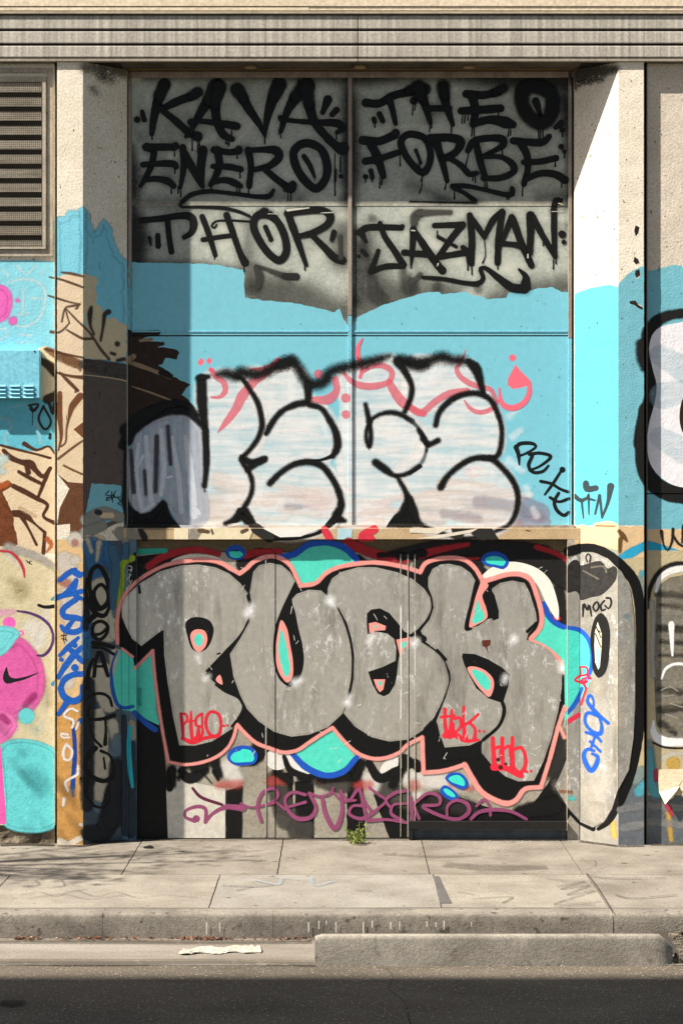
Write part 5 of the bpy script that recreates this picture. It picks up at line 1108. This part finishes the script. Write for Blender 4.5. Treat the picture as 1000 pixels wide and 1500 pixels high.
a = Art('paint_scratches', 'pale scratched paint lines along the seams of the door'); a.m('#e9e6dc', soft=.8, jit=1.2, wear=.45, op=.9)
random.seed(3)
for x in (389.3, 586.6, 597.2, 607.5):
    y = 815
    while y < 1120:
        L = random.uniform(20, 90); a.st(f"{x+random.uniform(-.4,.4)},{y},{random.uniform(.8,2.0)} {x+random.uniform(-.4,.4)},{y+L},{random.uniform(.6,1.8)}"); y += L+random.uniform(0, 14)
for i in range(90):
    x = random.uniform(285, 820); y = random.uniform(830, 1120); b = random.uniform(-1.2, 1.2)+math.pi/2*random.choice((0, 1, 1)); L = random.uniform(2, 12)
    a.st(f"{x},{y},{random.uniform(.5,1.1)} {x+math.cos(b)*L},{y+math.sin(b)*L},{random.uniform(.4,.9)}")
o = a.done(); o['kind'] = 'stuff'

# ------------------------------------------------------------------ things on and in front of the wall
# blue louvred metal box on the left wall
BXM = surface('box_blue_paint', '#7cc3d6', '#6cb2c6', rough=0.5, s1=8, amt=0.5, bump=0.0006)
yb = YW-0.065
box = MB().box(X(-60, yb), X(58.5, yb), yb, YW-0.0015, Zh(583, yb), Zh(512.5, yb)).build('utility_box', BXM, bevel=0.004)
tag(box, 'pale blue louvred metal box fixed to the left wall', 'utility box')
SLM = surface('louvre_slot', '#12302f', '#0c1d1d', rough=0.9)
for r in range(4):
    py = 564+r*5.6
    for (u0, u1) in ((-30, 9), (15, 29.5), (35, 49.5)):
        MB().sweep_x([(yb-0.0005, Zh(py, yb)), (yb-0.009, Zh(py+2.0, yb)), (yb-0.009, Zh(py+2.4, yb)), (yb-0.0005, Zh(py+1.2, yb))], X(u0, yb), X(u1, yb)).build('louvre', BXM, box)
        MB().box(X(u0+.6, yb), X(u1-.6, yb), yb-0.0012, yb-0.0004, Zh(py+3.3, yb), Zh(py+1.6, yb)).build('slot', SLM, box)
for q in ((51, 514.5), (51.5, 578)):
    MB().box(X(q[0]-1, yb), X(q[0]+1, yb), yb-0.003, yb, Zh(q[1]+1, yb), Zh(q[1]-1, yb)).build('screw', SLM, box)

# torn paper poster on the right wall
PAP = surface('poster_paper', '#dccdaf', '#c9b894', rough=0.9, s1=10, s2=60, amt=0.6)
v = []; f = []
out = [(962.5, 1127), (1012, 1126), (1012, 1168), (999, 1165), (994, 1151), (985, 1168), (972, 1176.5), (973, 1175), (964, 1160)]
yo = YW-0.004
for px, py in out: v.append((X(px, YW), yo-0.002-0.010*max(0, (py-1140)/40), Zh(py, YW)))
for px, py in out: v.append((X(px, YW), yo-0.0005-0.010*max(0, (py-1140)/40), Zh(py, YW)))
k = len(out); f = [tuple(range(k)), tuple(reversed(range(k, 2*k)))]+[(i, (i+1) % k, k+(i+1) % k, k+i) for i in range(k)]
po = link_mesh('torn_poster', v, f, PAP)
cu = link_mesh('curled_corner', [(X(964, YW), yo-0.012, Zh(1160, YW)), (X(994, YW), yo-0.016, Zh(1151, YW)), (X(972, YW), yo-0.035, Zh(1177, YW)), (X(984, YW), yo-0.03, Zh(1163, YW))], [(0, 3, 1), (0, 2, 3)], surface('poster_back', '#eadfc4', '#d8caa8', rough=.9), po)
tag(po, 'torn cream paper poster peeling off the right wall near the ground', 'poster')

# weed growing at the foot of the door
weed = empty('weed', (X(522, .1), 0.06, 0)); tag(weed, 'small green weed growing from the crack at the foot of the door', 'plant')
LEAF = surface('weed_leaf', '#86914a', '#59652a', rough=0.6, s1=30, amt=0.9); STEM = surface('weed_stem', '#7d7a45', '#5d5b30', rough=0.7)
sv = []; sf = []; lv = []; lf = []
def leaf(p, d, L, w):
    d = d.normalized(); s = d.cross(Vector((random.uniform(-1, 1), random.uniform(-1, 1), random.uniform(-.3, 1)))).normalized(); n = len(lv)
    up = d.cross(s)*L*0.12
    lv.extend([tuple(p), tuple(p+d*L*.5+s*w+up), tuple(p+d*L), tuple(p+d*L*.5-s*w+up), tuple(p+d*L*.5)]); lf.extend([(n, n+1, n+4), (n+4, n+1, n+2), (n, n+4, n+3), (n+4, n+2, n+3)])
for i in range(46):
    a_ = random.uniform(0, 2*math.pi); tilt = random.uniform(.1, 1.15); L = random.uniform(.05, .135)
    d = Vector((math.cos(a_)*math.sin(tilt), math.sin(a_)*math.sin(tilt)*.7-.1, math.cos(tilt))); p = Vector((random.uniform(-.045, .045), random.uniform(-.02, .02), 0))
    s = d.cross(Vector((0, 1, 0.3))).normalized()*0.0014; n = len(sv)
    q = p+d*L+Vector((0, 0, -0.02*tilt))
    sv += [tuple(p-s), tuple(p+s), tuple(q+s*.6), tuple(q-s*.6)]; sf.append((n, n+1, n+2, n+3))
    for j in range(random.randint(4, 8)):
        t = random.uniform(.25, 1); pp = p+(q-p)*t
        leaf(pp, d*.5+Vector((random.uniform(-1, 1), random.uniform(-1, 1), random.uniform(-.2, .7))), random.uniform(.014, .036), random.uniform(.003, .007))
link_mesh('stem', sv, sf, STEM, weed); tag(link_mesh('leaves', lv, lf, LEAF, weed), kind='stuff')

# crumpled paper in the gutter
PW = surface('litter_paper', '#a39c8e', '#857e72', rough=.9, s1=9, amt=.5)
v = []; f = []; nx, ny = 30, 10
for j in range(ny+1):
    for i in range(nx+1):
        x = -0.87+i/nx*0.44; y = -2.62+(j/ny)*0.13+0.05*(i/nx)-0.02*math.sin(i*.55)+0.012*mnoise.noise(Vector((i*.9, j*.2, 3)))
        if i in (0, nx): y = -2.60+(y+2.60)*0.25
        z = -0.143+0.014*abs(mnoise.noise(Vector((x*11, y*18, 2))))+0.010*abs(mnoise.noise(Vector((x*34, y*40, 5))))+0.02*max(0, j/ny-.6)*(i/nx)
        v.append((x, y, z))
for j in range(ny):
    for i in range(nx): f.append((j*(nx+1)+i, j*(nx+1)+i+1, (j+1)*(nx+1)+i+1, (j+1)*(nx+1)+i))
pl = link_mesh('paper_sheet', v, f, PW); md = pl.modifiers.new('thick', 'SOLIDIFY'); md.thickness = 0.0015
tag(pl, 'crumpled white paper sheet lying in the gutter', 'paper')

# dead leaves and dirt along the kerb and grit in the gutter
random.seed(11)
v = []; f = []
def flake(x, y, z, s):
    a_ = random.uniform(0, 6.28); n = len(v); c, d = math.cos(a_)*s, math.sin(a_)*s; b_ = random.uniform(.3, .7)
    v.extend([(x-c, y-d, z+random.uniform(0, .6)*s), (x+d*b_, y-c*b_, z+random.uniform(0, .8)*s), (x+c, y+d, z+random.uniform(0, .6)*s), (x-d*b_, y+c*b_, z+random.uniform(0, .6)*s)]); f.append((n, n+1, n+2, n+3))
for (c0, c1, k) in ((20, 62, 70), (80, 120, 16), (125, 165, 60), (180, 230, 20), (265, 340, 130), (380, 470, 40), (0, 470, 60), (560, 600, 10)):
    for i in range(k):
        flake(X(random.uniform(c0, c1), KY), KY-0.004-abs(random.gauss(0, .022)), -0.139+random.random()*.008, random.uniform(.005, .016))
LIT = surface('leaf_litter', '#6b3d24', '#33241a', rough=.9, s1=40, s2=120, amt=1.0, spots=('#a3937a', 50, .6, .66))
tag(link_mesh('leaf_litter', v, f, LIT), 'dry brown leaves and dirt gathered along the foot of the kerb', 'litter', kind='stuff')
v = []; f = []
for i in range(420):
    px = random.uniform(-20, 1020); flake(X(px, -3), GY-random.uniform(-.02, .5)**1.0 if random.random() < .45 else GY-abs(random.gauss(.02, .03)), ZR+.003, random.uniform(.002, .006))
for i in range(160): flake(X(random.uniform(0, 1000), 0), -abs(random.gauss(0, .06))-.004+(.24 if 0 else 0), .004, random.uniform(.002, .008))
for i in range(160): flake(X(random.uniform(190, 835), .2), .17-abs(random.gauss(0, .05)), .004, random.uniform(.002, .009))
for i in range(120): flake(X(random.uniform(0, 1000), -1), random.uniform(-2.1, -.1), .003, random.uniform(.0015, .004))
tag(link_mesh('grit', v, f, surface('grit_mat', '#a89c86', '#5a4f40', rough=.9, s1=60, amt=1)), 'scattered pale grit on road and sidewalk', 'grit', kind='stuff')
# a dark rag by the wall
rg = bmesh.new(); bmesh.ops.create_icosphere(rg, subdivisions=2, radius=1)
for q in rg.verts: q.co = Vector((q.co.x*.034, q.co.y*.02, max(0, q.co.z)*.016))*(1+.5*mnoise.noise(q.co*2.1))
me = bpy.data.meshes.new('rag'); rg.to_mesh(me); rg.free(); me.materials.append(surface('rag_cloth', '#2a2622', '#191613', rough=1))
ro2 = bpy.data.objects.new('rag', me); col.objects.link(ro2); ro2.location = (X(219, -.05), -0.12, 0.004); tag(ro2, 'small dark rag on the sidewalk near the left pier', 'rag')
# metal cover plate set into the sidewalk
MB().prism([(0.558, -1.98), (0.622, -1.98), (0.592, -1.16), (0.556, -1.16)], -0.02, 0.0065).build('cover_plate', surface('cover_metal', '#565350', '#454240', rough=.55, s1=6), sw, bevel=0.002)
# faded tags on the sidewalk: worn paint films
def walk(name, label, strokes, hexc, op, zl=0.0, par=None):
    vv = []; ff = []; ee = []
    mt = paint(hexc, soft=1.6, op=op, jit=1.6, wear=.35, rough=.9)
    for st in Art.parse(strokes):
        pts = crom([(p[0], p[1], p[2]) for p in st], False, 4)
        for i, (px, py, w) in enumerate(pts):
            a0, a1 = pts[max(0, i-1)], pts[min(len(pts)-1, i+1)]
            def gp(x, y): d = F*(HC-zl)/(y-750); return Vector(((x-500)/F*d, d-D, zl+0.0075))
            c = gp(px, py); t = (gp(a1[0], a1[1])-gp(a0[0], a0[1])); t.normalize(); s = Vector((-t.y, t.x, 0))*w*0.0042
            n = len(vv); vv += [tuple(c-s), tuple(c), tuple(c+s)]; ee += [0, w*.6, 0]
            if i: ff += [(n-3, n, n+1, n-2), (n-2, n+1, n+2, n-1)]
    o = link_mesh(name, vv, ff, mt, par or sw); at = o.data.attributes.new('edge', 'FLOAT', 'POINT'); at.data.foreach_set('value', ee); o['label'] = label
    for p in o.data.polygons:
        pass
    return o
walk('faded_tag', 'faded grey scrawl on the sidewalk', "30,1312,3 60,1308 80,1314 110,1306 140,1314 170,1308 200,1316 240,1312 290,1316;40,1318,3 90,1311 130,1318 180,1312;50,1290,3 58,1296 40,1302;90,1290,3 95,1298 70,1302;70,1286,2.5 110,1288 140,1288;325,1298,5 370,1300 400,1298;370,1300,4 345,1306;670,1308,3 695,1312;520,1306,4 545,1306", '#5a5552', .42)
walk('faded_tag', 'dark faded zigzag tag on the sidewalk', "815,1300,3 855,1292 820,1304 862,1298 830,1312 870,1306 812,1326 880,1322;812,1330,3 870,1326;860,1284,4 900,1288 975,1287;900,1312,4 920,1317 990,1312;690,1318,3 750,1316 735,1324;800,1288,2.5 830,1292", '#4b4643', .5)
walk('faded_tag', 'faded pale blue scrawl on the sidewalk', "370,1290,4 410,1296 412,1288;455,1286,4 460,1298 490,1292;400,1286,3 440,1290", '#8a97a2', .4)
walk('crack', 'dirt filled crack in the sidewalk', "849,1258,1.4 858,1263 870,1262 872,1268 860,1274 852,1277;897,1338,2 885,1318 872,1298 858,1280", '#2e2720', .9)

# street tree outside the picture on the left: its thin crown dapples the sidewalk
random.seed(21)
tree = empty('street_tree', (-5.95, -2.02, 0)); tag(tree, 'slender street tree left of the view, shading the sidewalk', 'tree')
BARK = surface('bark', '#5d5044', '#3d342b', rough=.95, s1=12, bump=.01); FOL = surface('foliage', '#5c6b33', '#39461d', rough=.6, s1=6)
def limb(p0, p1, r0, r1, name):
    d = (p1-p0); s = d.cross(Vector((0, 1, .2))).normalized(); t_ = d.cross(s).normalized(); vv = []; ff = []
    for k_ in range(5):
        q = k_/4; c = p0+d*q+Vector((.05*mnoise.noise(Vector((q*3, p0.x, 1))), .05*mnoise.noise(Vector((q*3, p0.x, 5))), 0)); r = r0+(r1-r0)*q
        for i in range(8): vv.append(tuple(c+(s*math.cos(i*math.pi/4)+t_*math.sin(i*math.pi/4))*r))
    for k_ in range(4):
        for i in range(8): ff.append((k_*8+i, k_*8+(i+1) % 8, k_*8+8+(i+1) % 8, k_*8+8+i))
    return link_mesh(name, vv, ff, BARK, tree, smooth=True)
limb(Vector((0, 0, -.05)), Vector((.05, 0, 4.3)), .07, .04, 'trunk')
lv = []; lf = []; tips = []
for i in range(11):
    a_ = random.uniform(0, 6.28); b_ = Vector((.05, 0, random.uniform(3.6, 4.25))); e_ = b_+Vector((math.cos(a_)*random.uniform(.5, 1.3), math.sin(a_)*random.uniform(.3, .65)-.15, random.uniform(.5, 1.7)))
    limb(b_, e_, .025, .008, 'branch'); tips += [b_.lerp(e_, q) for q in (.55, .75, .9, 1.0)]
for c in tips:
    for k_ in range(17):
        leaf(c+Vector((random.gauss(0, .17), random.gauss(0, .12), random.gauss(0, .12))), Vector((random.uniform(-1, 1), random.uniform(-1, 1), random.uniform(-1, .4))), random.uniform(.05, .09), random.uniform(.014, .024))
tag(link_mesh('crown', lv, lf, FOL, tree), kind='stuff')

# white paint runs on the kerb face, dirt along the foot of the wall
WD = paint('#cfcabf', soft=.8, jit=1.5, op=.8, rough=.9)
v = []; f = []; e_ = []
for px, L in ((452, 14), (467, 12), (492, 16), (532, 17), (545, 11), (572, 10), (585, 12), (625, 8), (638, 7), (650, 13), (690, 7), (478, 6), (303, 18), (322, 14)):
    x = X(px, KY); z0 = Zh(1349+random.uniform(-1, 2), KY); dz = L*.0038; w = random.uniform(.004, .007); n = len(v)
    for q in (0, .5, 1):
        v += [(x-w*(1-.4*q), KY-.0065, z0-dz*q), (x, KY-.0068, z0-dz*q), (x+w*(1-.4*q), KY-.0065, z0-dz*q)]; e_ += [0, 1.5, 0]
    for q in (0, 3): f += [(n+q, n+q+1, n+q+4, n+q+3), (n+q+1, n+q+2, n+q+5, n+q+4)]
o = link_mesh('paint_runs', v, f, WD, kerb); at = o.data.attributes.new('edge', 'FLOAT', 'POINT'); at.data.foreach_set('value', e_); o['kind'] = 'stuff'
walk('wall_foot_dirt', 'dark dirt line along the foot of the wall', "84,1240,5 100,1240 122,1240,6 150,1235,5 186,1232,6;200,1231,5 300,1231,4 400,1230,5 500,1231,5 600,1231,4 700,1231,6 830,1231,5;848,1233,6 880,1237,5 905,1240,6 942,1240,5;950,1238,6 1000,1238,6 1020,1238,6;0,1239,8 40,1238,8 80,1239,8", '#2f2820', .85)
walk('stain', 'grey stain on the sidewalk', "650,1268,20 720,1272,26 800,1271,16;560,1252,8 640,1256,10 700,1254,8", '#514a41', .35)

walk('tar_smear', 'dark tar smear on the road', "0,1470,10 20,1471,16 38,1470,8", '#24211d', .7, ZR, road)
walk('crack', 'thin crack across the road', "560,1416,1.5 575,1432 570,1450 592,1470 600,1500,2 610,1530", '#2a2620', .8, ZR, road)
walk('gutter_stain', 'dark wet stain along the gutter edge', "-20,1409,10 120,1410,14 300,1409,10 460,1411,12", '#4a4338', .5, -0.139, gut)
walk('gutter_stain', 'dirty tide line in the gutter', "-20,1380,8 160,1380,12 300,1381,8 455,1380,10", '#3d352b', .5, -0.139, gut)
walk('gum_spot', 'old dark gum spots on the sidewalk', "120,1262,5 121,1262;480,1258,4 481,1258;700,1296,5 701,1296;560,1270,4 561,1270;250,1300,4 251,1300;770,1252,4 771,1252;930,1264,5 931,1264;440,1312,5 441,1312;60,1255,4 61,1255;340,1268,4 341,1268;655,1262,3 656,1262", '#2f2a24', .7)
